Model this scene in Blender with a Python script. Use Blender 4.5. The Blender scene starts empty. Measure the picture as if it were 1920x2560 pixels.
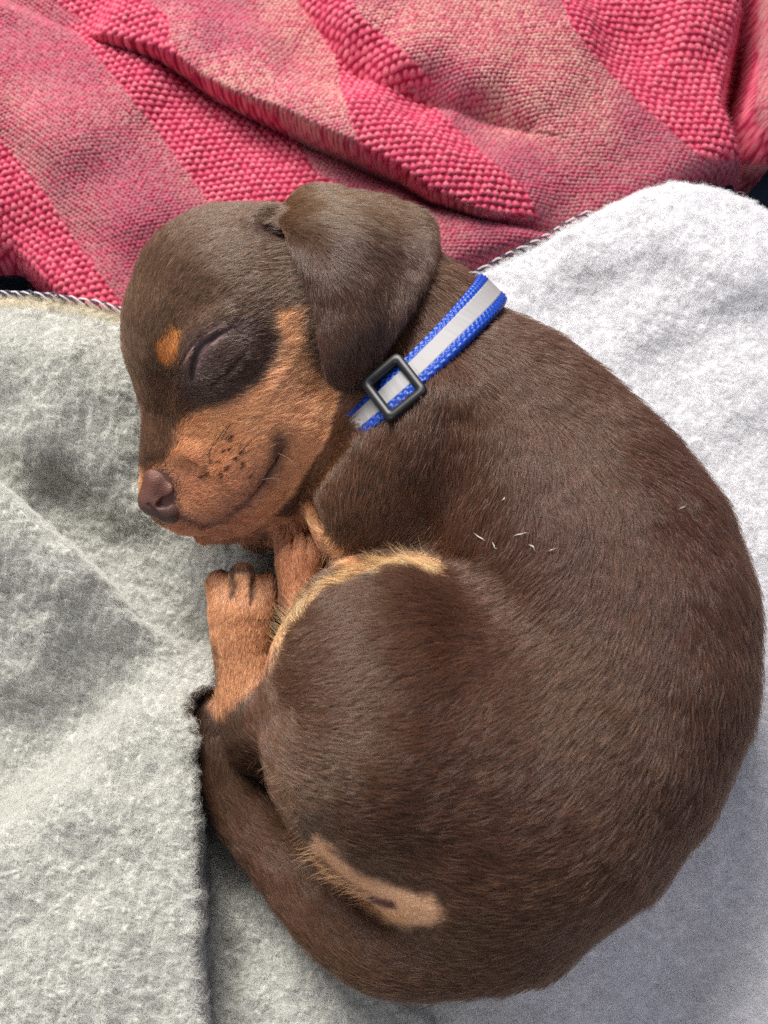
import bpy, math, random
import numpy as np
from mathutils import Vector, Matrix, kdtree
from mathutils.bvhtree import BVHTree

scene = bpy.context.scene
rng = np.random.default_rng(7)
random.seed(7)
F32 = np.float32

# ------------------------------------------------------------------ camera
W_PX, H_PX = 1920.0, 2560.0            # the photograph's own size, used to read positions off it
FOV = math.radians(50)
FPX = H_PX / 2 / math.tan(FOV / 2)
TILT = math.radians(16)
DIST = 0.380
LOOK = Vector((0, 0, 0.0))
cam_data = bpy.data.cameras.new('camera')
cam = bpy.data.objects.new('camera', cam_data)
scene.collection.objects.link(cam)
cam.location = LOOK + Vector((0, -DIST * math.sin(TILT), DIST * math.cos(TILT)))
cam.rotation_euler = (TILT, 0, 0)
cam_data.sensor_fit = 'VERTICAL'
cam_data.sensor_height = 24
cam_data.lens = 12 / math.tan(FOV / 2)
cam_data.clip_start = 0.01
cam_data.clip_end = 20
cam_data.dof.use_dof = True
cam_data.dof.focus_distance = 0.325
cam_data.dof.aperture_fstop = 9.0
scene.camera = cam
CAMP = np.array(cam.location)
RIGHT = np.array((1.0, 0, 0)); UPV = np.array((0, math.cos(TILT), math.sin(TILT)))
FWD = np.array((0, math.sin(TILT), -math.cos(TILT)))

# ------------------------------------------------------------------ light
world = bpy.data.worlds.new('World'); scene.world = world; world.use_nodes = True
bg = world.node_tree.nodes['Background']
bg.inputs[0].default_value = (0.92, 0.92, 1.0, 1); bg.inputs[1].default_value = 0.095

def area(name, loc, target, size, size_y, power, col):
    l = bpy.data.lights.new(name, 'AREA'); l.shape = 'RECTANGLE'
    l.size = size; l.size_y = size_y; l.energy = power; l.color = col
    o = bpy.data.objects.new(name, l); scene.collection.objects.link(o)
    o.location = loc
    o.rotation_euler = (Vector(target) - Vector(loc)).to_track_quat('-Z', 'Y').to_euler()
    return o
area('window_light', (-0.36, 0.78, 0.84), (0, 0, 0), 0.62, 0.50, 28, (1.0, 0.96, 0.905))
area('side_window_light', (-0.75, -0.75, 0.90), (0, 0, 0), 0.5, 0.5, 3.6, (0.97, 0.95, 1.0))
area('room_light', (0.9, 0.0, 1.1), (0, 0, 0), 0.9, 0.9, 4.0, (0.82, 0.83, 1.0))

scene.view_settings.view_transform = 'Standard'
scene.view_settings.look = 'None'
scene.view_settings.gamma = 1
scene.view_settings.use_curve_mapping = False
scene.view_settings.exposure = 0.16
scene.render.engine = 'CYCLES'
scene.cycles.use_denoising = False
scene.cycles.sample_clamp_indirect = 2.0
scene.cycles.max_bounces = 8
scene.cycles.transmission_bounces = 6
scene.cycles_curves.shape = 'RIBBONS'
scene.cycles_curves.subdivisions = 2

# ------------------------------------------------------------------ helpers
def ray(px, py):
    d = FWD + RIGHT * ((px - W_PX / 2) / FPX) - UPV * ((py - H_PX / 2) / FPX)
    return d                                   # depth along the view axis is 1 per unit
def P(px, py, h):
    """world point of a photo position at a height h (mm) above the bedding"""
    d = ray(px, py)
    t = (h * 0.001 - CAMP[2]) / d[2]
    return CAMP + d * t
def R(px, py, h, r):
    """size in metres of r photo pixels at that point"""
    q = P(px, py, h)
    return r * float(np.dot(q - CAMP, FWD)) / FPX
def project(p):
    """photo position of world points (N,3)"""
    q = p - CAMP
    dz = q @ FWD
    return W_PX / 2 + (q @ RIGHT) / dz * FPX, H_PX / 2 - (q @ UPV) / dz * FPX

def smooth01(x):
    x = np.clip(x, 0, 1)
    return x * x * (3 - 2 * x)

# cheap tileless value noise (vectorised)
_perm = np.random.default_rng(3).random((64, 64, 64)).astype(F32)
def noise(p, f, o=0.0):
    q = p * f + 17.3 + o
    i = np.floor(q).astype(np.int64); t = (q - i).astype(F32); t = t * t * (3 - 2 * t)
    x0, y0, z0 = (i[:, 0] & 63), (i[:, 1] & 63), (i[:, 2] & 63)
    x1, y1, z1 = (x0 + 1) & 63, (y0 + 1) & 63, (z0 + 1) & 63
    tx, ty, tz = t[:, 0], t[:, 1], t[:, 2]
    a = _perm[x0, y0, z0] * (1 - tx) + _perm[x1, y0, z0] * tx
    b = _perm[x0, y1, z0] * (1 - tx) + _perm[x1, y1, z0] * tx
    c = _perm[x0, y0, z1] * (1 - tx) + _perm[x1, y0, z1] * tx
    d = _perm[x0, y1, z1] * (1 - tx) + _perm[x1, y1, z1] * tx
    return ((a * (1 - ty) + b * ty) * (1 - tz) + (c * (1 - ty) + d * ty) * tz) * 2 - 1

def poly_dist(x, y, pts, closed=False):
    """distance to a polyline and its side (+ = left of travel when y points down the photo)"""
    best = np.full(x.shape, 1e9); side = np.ones(x.shape); arc = np.zeros(x.shape)
    n = len(pts); tot = 0.0
    for i in range(n if closed else n - 1):
        a = np.array(pts[i], float); b = np.array(pts[(i + 1) % n], float)
        ab = b - a; L2 = ab @ ab
        t = np.clip(((x - a[0]) * ab[0] + (y - a[1]) * ab[1]) / L2, 0, 1)
        dx = x - a[0] - t * ab[0]; dy = y - a[1] - t * ab[1]
        d = np.hypot(dx, dy)
        s = np.where(ab[0] * (y - a[1]) - ab[1] * (x - a[0]) > 0, -1.0, 1.0)
        m = d < best
        best = np.where(m, d, best); side = np.where(m, s, side)
        arc = np.where(m, tot + t * math.sqrt(L2), arc)
        tot += math.sqrt(L2)
    return best, side, arc / tot
def poly_in(x, y, pts):
    """signed distance to a closed outline, + inside"""
    d, _, _ = poly_dist(x, y, pts, True)
    ins = np.zeros(x.shape, bool); n = len(pts)
    for i in range(n):
        x1, y1 = pts[i]; x2, y2 = pts[(i + 1) % n]
        c = ((y1 > y) != (y2 > y)) & (x < (x2 - x1) * (y - y1) / ((y2 - y1) if y2 != y1 else 1e-9) + x1)
        ins ^= c
    return np.where(ins, d, -d)

def mesh_obj(name, v, f, mat, parent=None, smooth=True, loc=None):
    me = bpy.data.meshes.new(name)
    v = np.asarray(v, F32); 
    f = np.asarray(f, np.int32)
    nv, (nf, k) = len(v), f.shape
    me.vertices.add(nv); me.vertices.foreach_set('co', v.ravel())
    me.loops.add(nf * k); me.loops.foreach_set('vertex_index', f.ravel())
    me.polygons.add(nf)
    me.polygons.foreach_set('loop_start', np.arange(0, nf * k, k, dtype=np.int32))
    me.polygons.foreach_set('loop_total', np.full(nf, k, np.int32))
    if smooth: me.polygons.foreach_set('use_smooth', np.ones(nf, bool))
    me.update(calc_edges=True); me.validate()
    if mat: me.materials.append(mat)
    o = bpy.data.objects.new(name, me); scene.collection.objects.link(o)
    if parent: o.parent = parent
    return o
def set_col(me, name, col):
    a = me.attributes.new(name, 'FLOAT_COLOR', 'POINT')
    c = np.ones((len(col), 4), F32); c[:, :3] = col
    a.data.foreach_set('color', c.ravel())
def curves_obj(name, pts, rad, mat, parent=None, col=None):
    """pts (N,K,3) strands, rad (N,K)"""
    N, K, _ = pts.shape
    h = bpy.data.hair_curves.new(name)
    h.add_curves([K] * N)
    h.attributes['position'].data.foreach_set('vector', pts.astype(F32).ravel())
    ra = h.attributes.get('radius') or h.attributes.new('radius', 'FLOAT', 'POINT')
    ra.data.foreach_set('value', rad.astype(F32).ravel())
    if col is not None:
        a = h.attributes.new('col', 'FLOAT_COLOR', 'CURVE')
        c = np.ones((N, 4), F32); c[:, :3] = col
        a.data.foreach_set('color', c.ravel())
    h.materials.append(mat)
    o = bpy.data.objects.new(name, h); scene.collection.objects.link(o)
    if parent: o.parent = parent
    return o
def tag(o, label=None, cat=None, kind=None, group=None):
    if label: o['label'] = label
    if cat: o['category'] = cat
    if kind: o['kind'] = kind
    if group: o['group'] = group
def empty(name, loc=(0, 0, 0)):
    o = bpy.data.objects.new(name, None); scene.collection.objects.link(o)
    return o
def s2l(r, g, b):
    f = lambda c: c / 12.92 if c <= 0.04045 else ((c + 0.055) / 1.055) ** 2.4
    return np.array([f(r / 255), f(g / 255), f(b / 255)])

# ------------------------------------------------------------------ materials
def new_mat(name):
    m = bpy.data.materials.new(name); m.use_nodes = True
    nt = m.node_tree; b = nt.nodes['Principled BSDF']
    return m, nt, b
def attr_node(nt, name='col'):
    a = nt.nodes.new('ShaderNodeAttribute'); a.attribute_name = name; return a
def bump(nt, b, scale, strength, dist, detail=4, rough=0.6, voronoi=False):
    tc = nt.nodes.new('ShaderNodeTexCoord')
    n = nt.nodes.new('ShaderNodeTexVoronoi' if voronoi else 'ShaderNodeTexNoise')
    n.inputs['Scale'].default_value = scale
    if not voronoi:
        n.inputs['Detail'].default_value = detail; n.inputs['Roughness'].default_value = rough
    nt.links.new(tc.outputs['Object'], n.inputs['Vector'])
    bp = nt.nodes.new('ShaderNodeBump'); bp.inputs['Strength'].default_value = strength
    bp.inputs['Distance'].default_value = dist
    nt.links.new(n.outputs[0], bp.inputs['Height']); nt.links.new(bp.outputs[0], b.inputs['Normal'])
    return n, bp
def simple(name, col, rough, **kw):
    m, nt, b = new_mat(name)
    b.inputs['Base Color'].default_value = (*col, 1); b.inputs['Roughness'].default_value = rough
    for k, v in kw.items(): b.inputs[k.replace('_', ' ')].default_value = v
    return m, nt, b

def hair_mat(name, rough=0.42, rrough=0.6, coat=0.0, offset=3):
    m = bpy.data.materials.new(name); m.use_nodes = True; nt = m.node_tree
    nt.nodes.remove(nt.nodes['Principled BSDF'])
    h = nt.nodes.new('ShaderNodeBsdfHairPrincipled')
    h.model = 'CHIANG'; h.parametrization = 'COLOR'
    h.inputs['Roughness'].default_value = rough
    h.inputs['Radial Roughness'].default_value = rrough
    h.inputs['Random Roughness'].default_value = 0.2
    h.inputs['Coat'].default_value = 0.25
    a = attr_node(nt)
    nt.links.new(a.outputs['Color'], h.inputs['Color'])
    d = nt.nodes.new('ShaderNodeBsdfPrincipled')
    d.inputs['Roughness'].default_value = 0.34; d.inputs['Specular IOR Level'].default_value = 0.6
    nt.links.new(a.outputs['Color'], d.inputs['Base Color'])
    mx = nt.nodes.new('ShaderNodeMixShader'); bw_ = nt.nodes.new('ShaderNodeRGBToBW'); nt.links.new(a.outputs['Color'], bw_.inputs[0])
    mr = nt.nodes.new('ShaderNodeMapRange'); mr.inputs['From Min'].default_value = 0.05; mr.inputs['From Max'].default_value = 0.28
    mr.inputs['To Min'].default_value = 0.6; mr.inputs['To Max'].default_value = 0.97
    nt.links.new(bw_.outputs[0], mr.inputs['Value']); nt.links.new(mr.outputs[0], mx.inputs[0])
    nt.links.new(h.outputs[0], mx.inputs[1]); nt.links.new(d.outputs[0], mx.inputs[2])
    nt.links.new(mx.outputs[0], nt.nodes['Material Output'].inputs['Surface'])
    return m
M_FUR = hair_mat('short_dog_hair')
M_SKIN, nt, b = new_mat('dog_skin')
nt.links.new(attr_node(nt).outputs['Color'], b.inputs['Base Color'])
b.inputs['Roughness'].default_value = 0.7
M_FIBRE, nt, b = new_mat('fleece_fibre')
nt.links.new(attr_node(nt).outputs['Color'], b.inputs['Base Color'])
b.inputs['Roughness'].default_value = 0.9
b.inputs['Specular IOR Level'].default_value = 0.12
M_FLEECE, nt, b = new_mat('fleece_pile'); nt.links.new(attr_node(nt).outputs['Color'], b.inputs['Base Color']); b.inputs['Roughness'].default_value = 0.95; b.inputs['Specular IOR Level'].default_value = 0.1
bump(nt, b, 900, 0.8, 0.0006, 5, 0.7)
M_KNIT, nt, b = new_mat('knitted_yarn')
nt.links.new(attr_node(nt).outputs['Color'], b.inputs['Base Color'])
b.inputs['Roughness'].default_value = 0.85
b.inputs['Specular IOR Level'].default_value = 0.3
bump(nt, b, 2600, 0.5, 0.00025, 3, 0.7)
M_NOSE, nt, b = new_mat('nose_leather')
nt.links.new(attr_node(nt).outputs['Color'], b.inputs['Base Color'])
b.inputs['Roughness'].default_value = 0.48
bump(nt, b, 2600, 0.55, 0.0003, voronoi=True)
M_WEB, nt, b = simple('blue_nylon', (0.002, 0.050, 0.36), 0.42)
tc = nt.nodes.new('ShaderNodeTexCoord')
bump(nt, b, 3500, 0.3, 0.0002, 2)
M_REFL, nt, b = simple('reflective_tape', (0.30, 0.295, 0.30), 0.6)
bump(nt, b, 1800, 0.35, 0.0002, 3)
M_PLASTIC, nt, b = simple('black_plastic', (0.012, 0.013, 0.016), 0.42)
bump(nt, b, 3000, 0.15, 0.0001, 3)
M_NAVY, nt, b = simple('navy_upholstery', (0.010, 0.022, 0.045), 0.9)
bump(nt, b, 1200, 0.6, 0.0006, 4)
M_THREAD_D, _, _ = simple('navy_thread', (0.03, 0.035, 0.08), 0.6)
M_THREAD_L, _, _ = simple('white_thread', (0.62, 0.58, 0.56), 0.6)
M_WHISKER, _, _ = simple('whisker', (0.025, 0.016, 0.013), 0.35)
M_PALE, _, _ = simple('pale_hair', (0.72, 0.66, 0.56), 0.4)
M_DARKHAIR, _, _ = simple('dark_hair', (0.16, 0.10, 0.07), 0.4)

# ------------------------------------------------------------------ the puppy's shape
# every entry: chain of (px, py, height mm, radius px)
TORSO = [
    [(1046, 893, 42, 204), (1124, 992, 41, 234), (1222, 1070, 42, 268), (1320, 1195, 42, 308), (1465, 1428, 43, 360),
     (1492, 1680, 43, 372), (1340, 1960, 42, 365), (1215, 2090, 40, 265)],
    [(1225, 2100, 40, 262), (1240, 2230, 32, 218)],
    [(1120, 1130, 40, 280), (1000, 1190, 33, 205), (860, 1180, 26, 140), (715, 1265, 13, 85), (645, 1335, 7, 46)],
    [(985, 1190, 40, 185), (880, 1310, 37, 85), (866, 1385, 35, 26)],
]
NECK = [[(770, 800, 46, 225), (945, 812, 44, 222), (1046, 893, 42, 202)]]
THIGH = [
    [(1130, 1850, 48, 330), (1010, 1830, 52, 318)],
    [(1010, 1830, 52, 318), (985, 1655, 56, 255), (930, 1670, 54, 240)],
    [(1030, 1888, 50, 272), (945, 2022, 44, 165), (1045, 2060, 44, 200)],
    [(930, 1700, 50, 235), (772, 1772, 34, 108), (655, 1828, 20, 82)],
]
FOOT = [
    [(655, 1835, 18, 84), (626, 1740, 17, 74), (608, 1650, 18, 66), (602, 1555, 19, 78)],
    [(570, 1520, 18, 48), (550, 1462, 15, 34)],
    [(605, 1510, 20, 46), (606, 1445, 18, 34)],
    [(643, 1520, 18, 46), (662, 1466, 15, 33)],
]
PAW = [
    [(790, 1640, 22, 62), (756, 1500, 22, 54), (756, 1410, 23, 54)],
    [(730, 1410, 22, 38), (718, 1355, 20, 30)],
    [(757, 1410, 25, 38), (753, 1338, 22, 31)],
    [(784, 1410, 22, 34), (788, 1355, 20, 27)],
]
TAIL = [
    [(1245, 2240, 34, 215), (1120, 2325, 30, 145), (1015, 2358, 27, 116), (925, 2348, 24, 102), (820, 2274, 20, 90), (722, 2168, 15, 74),
     (632, 2052, 11, 69), (566, 1940, 10, 62), (535, 1840, 9, 44), (530, 1765, 8, 26)],
]
HEAD = [
    [(592, 792, 46, 250), (552, 855, 44, 230)],
    [(592, 792, 46, 250), (802, 748, 45, 224)],
    [(560, 960, 42, 175), (470, 1100, 38, 112), (415, 1215, 34, 66)],           # muzzle
    [(690, 980, 42, 185), (755, 1025, 40, 132)],                                # cheek
    [(690, 1040, 38, 168), (600, 1160, 35, 125), (490, 1265, 31, 68), (432, 1272, 29, 42)],  # flews
]
JAW = [
    [(778, 1038, 33, 100), (690, 1146, 30, 88), (598, 1228, 27, 72), (522, 1284, 26, 44), (456, 1302, 25, 29)],
    [(690, 1200, 18, 62), (610, 1300, 14, 42), (510, 1332, 15, 26)],
]
LIDS = [  # bulging closed eye
    [(500, 905, 68, 50), (560, 870, 70, 46)],
]

def catmull(P_, n):
    """resample the first axis of an array of control points"""
    P_ = np.asarray(P_, float); m = len(P_)
    ext = np.concatenate([[2 * P_[0] - P_[1]], P_, [2 * P_[-1] - P_[-2]]])
    out = []
    for s in np.linspace(0, m - 1 - 1e-9, n):
        i = int(s); t = s - i
        p0, p1, p2, p3 = ext[i:i + 4]
        out.append(0.5 * (2 * p1 + (p2 - p0) * t + (2 * p0 - 5 * p1 + 4 * p2 - p3) * t * t + (3 * p1 - p0 - 3 * p2 + p3) * t ** 3))
    return np.array(out)
def conv(groups):
    out = []
    for ch in groups:
        q = np.array([[*P(*a[:3]), R(*a)] for a in ch])
        q = catmull(q, (len(q) - 1) * ((4 if len(q) == 7 else 2) if len(q) > 2 else 1) + 1)
        out.append([(a[:3], a[3], c[:3], c[3]) for a, c in zip(q[:-1], q[1:])])
    return out
G = {k: conv(v) for k, v in dict(torso=TORSO, neck=NECK, thigh=THIGH, foot=FOOT, paw=PAW, tail=TAIL, head=HEAD, jaw=JAW).items()}

def smin(a, b, k):
    h = np.maximum(k - np.abs(a - b), 0) / k
    return np.minimum(a, b) - h * h * k * 0.25
def smax(a, b, k): return -smin(-a, -b, k)
def cone(p, s):
    a, ra, c, rc = s
    ab = (c - a).astype(F32); L2 = float(ab @ ab)
    q = p - a.astype(F32)
    t = np.clip((q @ ab) / L2, 0, 1)
    d = q - t[:, None] * ab
    return np.sqrt(np.einsum('ij,ij->i', d, d)) - (ra + t * (rc - ra))
def group_sdf(p, g, k):
    r = None
    for ch in G[g]:
        d = None
        for s in ch:
            e = cone(p, s)
            d = e if d is None else smin(d, e, 0.0035 if len(ch) > 12 else 0.002)
        r = d if r is None else smin(r, d, k)
    return r.astype(F32)
def chain_sdf(p, pts, rads):
    r = None
    for i in range(len(pts) - 1):
        d = cone(p, (pts[i], rads[i], pts[i + 1], rads[i + 1]))
        r = d if r is None else np.minimum(r, d)
    return r.astype(F32)

def base_sdf(p):
    head = group_sdf(p, 'head', 0.009)
    jaw = group_sdf(p, 'jaw', 0.006)
    head = smin(head, jaw, 0.0022)
    neck = group_sdf(p, 'neck', 0.01)
    torso = group_sdf(p, 'torso', 0.012)
    thigh = group_sdf(p, 'thigh', 0.012)
    foot = group_sdf(p, 'foot', 0.0022)
    paw = group_sdf(p, 'paw', 0.003)
    tail = group_sdf(p, 'tail', 0.006)
    body = smin(torso, neck, 0.008)
    body = smin(body, thigh, 0.014)
    thf = smin(body, foot, 0.005)
    body = smin(thf, tail, 0.0035)
    body = smin(body, paw, 0.0025)
    return smin(body, head, 0.005)

DETAILS = []          # filled once the basic surface can be hit by rays
def sdf(p):
    d = base_sdf(p)
    for kind, pts, rads, k, amt, lo, hi in DETAILS:
        m = np.all((p > lo) & (p < hi), axis=1)
        if not m.any(): continue
        q = p[m]
        c = chain_sdf(q, pts, rads)
        if kind == 'cut': d[m] = smax(d[m], -c, k)
        elif kind == 'add': d[m] = smin(d[m], c, k)
        elif kind == 'swell': d[m] -= amt * np.exp(-np.maximum(c, 0) ** 2 / (k * k)).astype(F32)
    return d

def trace(px, py, f=base_sdf, start=0.20):
    """first hit of the view ray through photo positions with the puppy"""
    px = np.atleast_1d(np.asarray(px, float)); py = np.atleast_1d(np.asarray(py, float))
    d = FWD + RIGHT * ((px - W_PX / 2) / FPX)[:, None] - UPV * ((py - H_PX / 2) / FPX)[:, None]
    d /= np.linalg.norm(d, axis=1)[:, None]
    t = np.full(len(px), start)
    for _ in range(60):
        p = (CAMP + d * t[:, None]).astype(F32)
        t = t + np.clip(f(p), -0.01, 0.05) * 0.85
    return CAMP + d * t[:, None]

def detail(kind, pxpts, rpx, depth=0.0, k=0.0008, amt=0.0):
    """a feature that follows the visible surface; depth mm pushed in (+) or out (-)"""
    a = np.array(pxpts, float)
    q = trace(a[:, 0], a[:, 1], f=sdf)
    dirs = (q - CAMP); dirs /= np.linalg.norm(dirs, axis=1)[:, None]
    dep = np.broadcast_to(np.asarray(depth, float), (len(a),))
    q = q + dirs * (dep[:, None] * 0.001)
    r = np.broadcast_to(np.asarray(rpx, float), (len(a),)) * 0.00012
    m = r.max() + 0.003 + 3 * k
    lo = (q.min(0) - m).astype(F32); hi = (q.max(0) + m).astype(F32)
    DETAILS.append((kind, q, r, k, amt, lo, hi))

# face
detail('swell', [(520, 905), (575, 870)], [36, 30], 0, 0.0045, 0.0030)         # lower lid bulge
detail('swell', [(455, 900), (500, 830), (560, 795)], [12, 14, 8], 0, 0.0028, 0.0021)  # upper lid
detail('swell', [(430, 870)], [8], 0, 0.004, 0.001) if False else None
detail('cut', [(580, 818), (545, 836), (508, 860), (492, 885), (482, 915), (476, 945)], [2, 7, 12, 12, 9, 7], 0.4, 0.0008)  # closed eye
detail('cut', [(452, 915), (474, 868), (510, 832), (560, 800)], [3, 5, 5, 2], 0.3, 0.0010)   # fold of the upper lid
detail('cut', [(520, 960), (560, 935), (600, 890)], [2, 4, 2], 0.2, 0.0012)
detail('cut', [(474, 952), (462, 972), (448, 978)], [4, 6, 3], 0.3, 0.0009)   # inner corner
detail('cut', [(400, 965), (392, 1040), (385, 1100)], [22, 26, 16], -1.2, 0.006) # stop beside the eye
detail('swell', [(412, 975), (408, 1040), (392, 1120)], [7, 8, 8], 0, 0.0028, 0.0014)   # bridge of the nose
detail('cut', [(508, 1318), (560, 1300), (612, 1258), (655, 1205), (688, 1150), (706, 1105)], [6, 8, 9, 10, 13, 12], 0.3, 0.0014)  # mouth
detail('swell', [(690, 1085), (640, 1130), (590, 1190)], [20, 26, 30], 0, 0.004, 0.0012)  # flew
detail('swell', [(450, 1130), (490, 1135)], [10, 10], 0, 0.0025, 0.0016)      # puckered skin over the nose
detail('cut', [(452, 1165), (462, 1150), (490, 1160)], [4, 5, 3], 0.2, 0.0014)
# toes
detail('cut', [(579, 1450), (581, 1475), (586, 1515)], [7, 7, 4], 0.4, 0.0014)
detail('cut', [(634, 1455), (632, 1480), (628, 1518)], [7, 7, 4], 0.4, 0.0014)
detail('cut', [(730, 1340), (732, 1385), (730, 1410)], [8, 6, 4], 0.5, 0.0012)
detail('cut', [(765, 1340), (768, 1385), (766, 1410)], [8, 6, 4], 0.5, 0.0012)
# rump: groove under the tail root
detail('cut', [(790, 2140), (840, 2192), (900, 2232), (950, 2256), (985, 2266)], [6, 9, 10, 11, 9], 0.5, 0.0014)
# flank fold above the knee
detail('cut', [(880, 1432), (1000, 1395), (1090, 1388), (1180, 1390)], [18, 22, 14, 1], -0.5, 0.006)
detail('swell', [(930, 1190), (1010, 1080), (1090, 1010)], [40, 50, 40], 0, 0.010, 0.0022)
detail('cut', [(1130, 1060), (1110, 1180), (1060, 1300)], [30, 34, 30], -3.2, 0.012)
# the little fold where the ear starts and its opening
detail('cut', [(640, 574), (668, 580), (705, 592)], [10, 19, 26], 1.2, 0.0016)
detail('add', [(612, 566), (626, 546), (650, 534), (684, 532), (712, 545)], [6, 9, 11, 12, 12], 0.2, 0.0040)

# ------------------------------------------------------------------ surface nets
def surface(f, lo, hi, cell, coarse=None, pad=0.0045):
    lo = np.array(lo, float); n = np.ceil((np.array(hi) - lo) / cell).astype(int) + 1
    vol = np.full(n, 1.0, F32)
    if coarse:
        st = int(round(coarse / cell))
        m = (n + st - 1) // st
        ci = np.stack(np.meshgrid(*[np.arange(k) for k in m], indexing='ij'), -1).reshape(-1, 3)
        cc = (lo + (ci * st + st / 2) * cell).astype(F32)
        d = np.concatenate([f(c) for c in np.array_split(cc, 8)])
        near = np.abs(d) < coarse * 0.9 + pad * 0.35
        # inside far cells
        for b_, neg in ((near, None),):
            pass
        inside = (d < 0) & ~near
        off = np.stack(np.meshgrid(*[np.arange(st)] * 3, indexing='ij'), -1).reshape(-1, 3)
        def fill(blocks, fn):
            for blk in np.array_split(blocks, max(1, len(blocks) // 3000)):
                idx = (blk[:, None, :] * st + off[None]).reshape(-1, 3)
                ok = np.all(idx < n, axis=1); idx = idx[ok]
                vol[idx[:, 0], idx[:, 1], idx[:, 2]] = fn(idx)
        if inside.any(): fill(ci[inside], lambda idx: -1.0)
        fill(ci[near], lambda idx: f((lo + idx * cell).astype(F32)))
    else:
        g = np.stack(np.meshgrid(*[np.arange(k) for k in n], indexing='ij'), -1).reshape(-1, 3)
        vol = np.concatenate([f(c) for c in np.array_split((lo + g * cell).astype(F32), 12)]).reshape(n)
    neg = vol < 0
    cnt = np.zeros(np.array(n) - 1, np.uint8)
    for dx in (0, 1):
        for dy in (0, 1):
            for dz in (0, 1):
                cnt += neg[dx:n[0] - 1 + dx, dy:n[1] - 1 + dy, dz:n[2] - 1 + dz]
    act = np.argwhere((cnt > 0) & (cnt < 8))
    index = np.full(np.array(n) - 1, -1, np.int64); index[act[:, 0], act[:, 1], act[:, 2]] = np.arange(len(act))
    acc = np.zeros((len(act), 3)); num = np.zeros(len(act))
    corners = [(x, y, z) for x in (0, 1) for y in (0, 1) for z in (0, 1)]
    for a in corners:
        for ax in range(3):
            if a[ax] == 1: continue
            b_ = list(a); b_[ax] = 1
            va = vol[act[:, 0] + a[0], act[:, 1] + a[1], act[:, 2] + a[2]]
            vb = vol[act[:, 0] + b_[0], act[:, 1] + b_[1], act[:, 2] + b_[2]]
            m = (va < 0) != (vb < 0)
            t = np.where(m, va / np.where(m, va - vb, 1), 0)
            pos = np.array(a, float)[None].repeat(len(act), 0); pos[:, ax] += t
            acc += pos * m[:, None]; num += m
    v = lo + (act + acc / num[:, None]) * cell
    faces = []
    for ax in range(3):
        u, w = (ax + 1) % 3, (ax + 2) % 3
        sl0 = [slice(None)] * 3; sl1 = [slice(None)] * 3
        sl0[ax] = slice(0, n[ax] - 1); sl1[ax] = slice(1, n[ax])
        A, B = neg[tuple(sl0)], neg[tuple(sl1)]
        e = np.argwhere(A != B)
        e = e[(e[:, u] > 0) & (e[:, w] > 0) & (e[:, u] < n[u] - 1) & (e[:, w] < n[w] - 1)]
        flip = A[e[:, 0], e[:, 1], e[:, 2]]
        def cellid(du, dw):
            q = e.copy(); q[:, u] -= du; q[:, w] -= dw
            return index[q[:, 0], q[:, 1], q[:, 2]]
        q = np.stack([cellid(1, 1), cellid(0, 1), cellid(0, 0), cellid(1, 0)], 1)
        q[~flip] = q[~flip][:, ::-1]
        faces.append(q)
    fc = np.concatenate(faces)
    fc = fc[np.all(fc >= 0, axis=1)]
    v = v.astype(F32)
    for _ in range(2):
        d, nrm = grad(f, v)
        v = v - np.clip(d, -cell, cell)[:, None] * nrm
    return v, fc
def grad(f, p, e=0.0003):
    d = f(p)
    g = np.empty_like(p)
    for i in range(3):
        q = p.copy(); q[:, i] += e
        g[:, i] = f(q) - d
    g /= np.maximum(np.linalg.norm(g, axis=1), 1e-9)[:, None]
    return d, g

lo = np.min([np.minimum(s[0] - s[1], s[2] - s[3]) for g in G.values() for ch in g for s in ch], 0) - 0.004
hi = np.max([np.maximum(s[0] + s[1], s[2] + s[3]) for g in G.values() for ch in g for s in ch], 0) + 0.004
lo[2] = max(lo[2], -0.012)
CELL = 0.0007
bv, bf = surface(sdf, lo, hi, CELL, coarse=CELL * 5)
_, bn = grad(sdf, bv)

# ------------------------------------------------------------------ coat colours and directions
BROWN = s2l(89, 57, 41); BROWN2 = s2l(104, 73, 50); DARK = s2l(80, 57, 48)
TAN = s2l(245, 180, 130); PALE = s2l(246, 198, 146); PTAN = s2l(255, 206, 164); TANRED = s2l(210, 136, 100)
MUZ = [(693, 779), (780, 766), (830, 800), (860, 900), (906, 992), (899, 1036), (843, 1098), (812, 1173), (774, 1224), (735, 1300), (636, 1400),
       (511, 1400), (390, 1340), (335, 1290), (340, 1200), (353, 1172), (372, 1190), (395, 1162), (412, 1145), (440, 1105), (446, 1067), (473, 1036), (573, 1010),
       (649, 954), (699, 891), (711, 854), (693, 816)]
BROW = [(432, 812), (453, 841), (450, 879), (425, 926), (401, 910), (393, 866), (408, 838)]
BROW2 = [(318, 970), (335, 985), (350, 1023), (343, 1048), (316, 1020)]
EYEP = [(444, 965), (468, 905), (498, 862), (540, 820), (600, 792), (672, 800), (711, 854), (697, 891), (645, 950), (573, 1003), (480, 1020), (440, 1000)]
FOOTP = [(500, 1400), (705, 1390), (700, 1600), (660, 1690), (628, 1728), (585, 1776), (548, 1806), (515, 1770), (500, 1600)]
PAWP = [(665, 1300), (815, 1290), (815, 1480), (760, 1640), (700, 1640), (668, 1480)]
PERI = [(790, 2085), (824, 2097), (855, 2140), (907, 2180), (1010, 2218), (1088, 2237), (1119, 2273), (1104, 2312), (1026, 2328), (958, 2308),
        (881, 2251), (830, 2206), (777, 2149), (768, 2107)]
RIM = [(655, 1700), (690, 1612), (729, 1537), (801, 1470), (874, 1431), (970, 1402), (1043, 1396), (1085, 1420)]
ELB = [(765, 1280), (800, 1335), (860, 1400), (890, 1408)]

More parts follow.
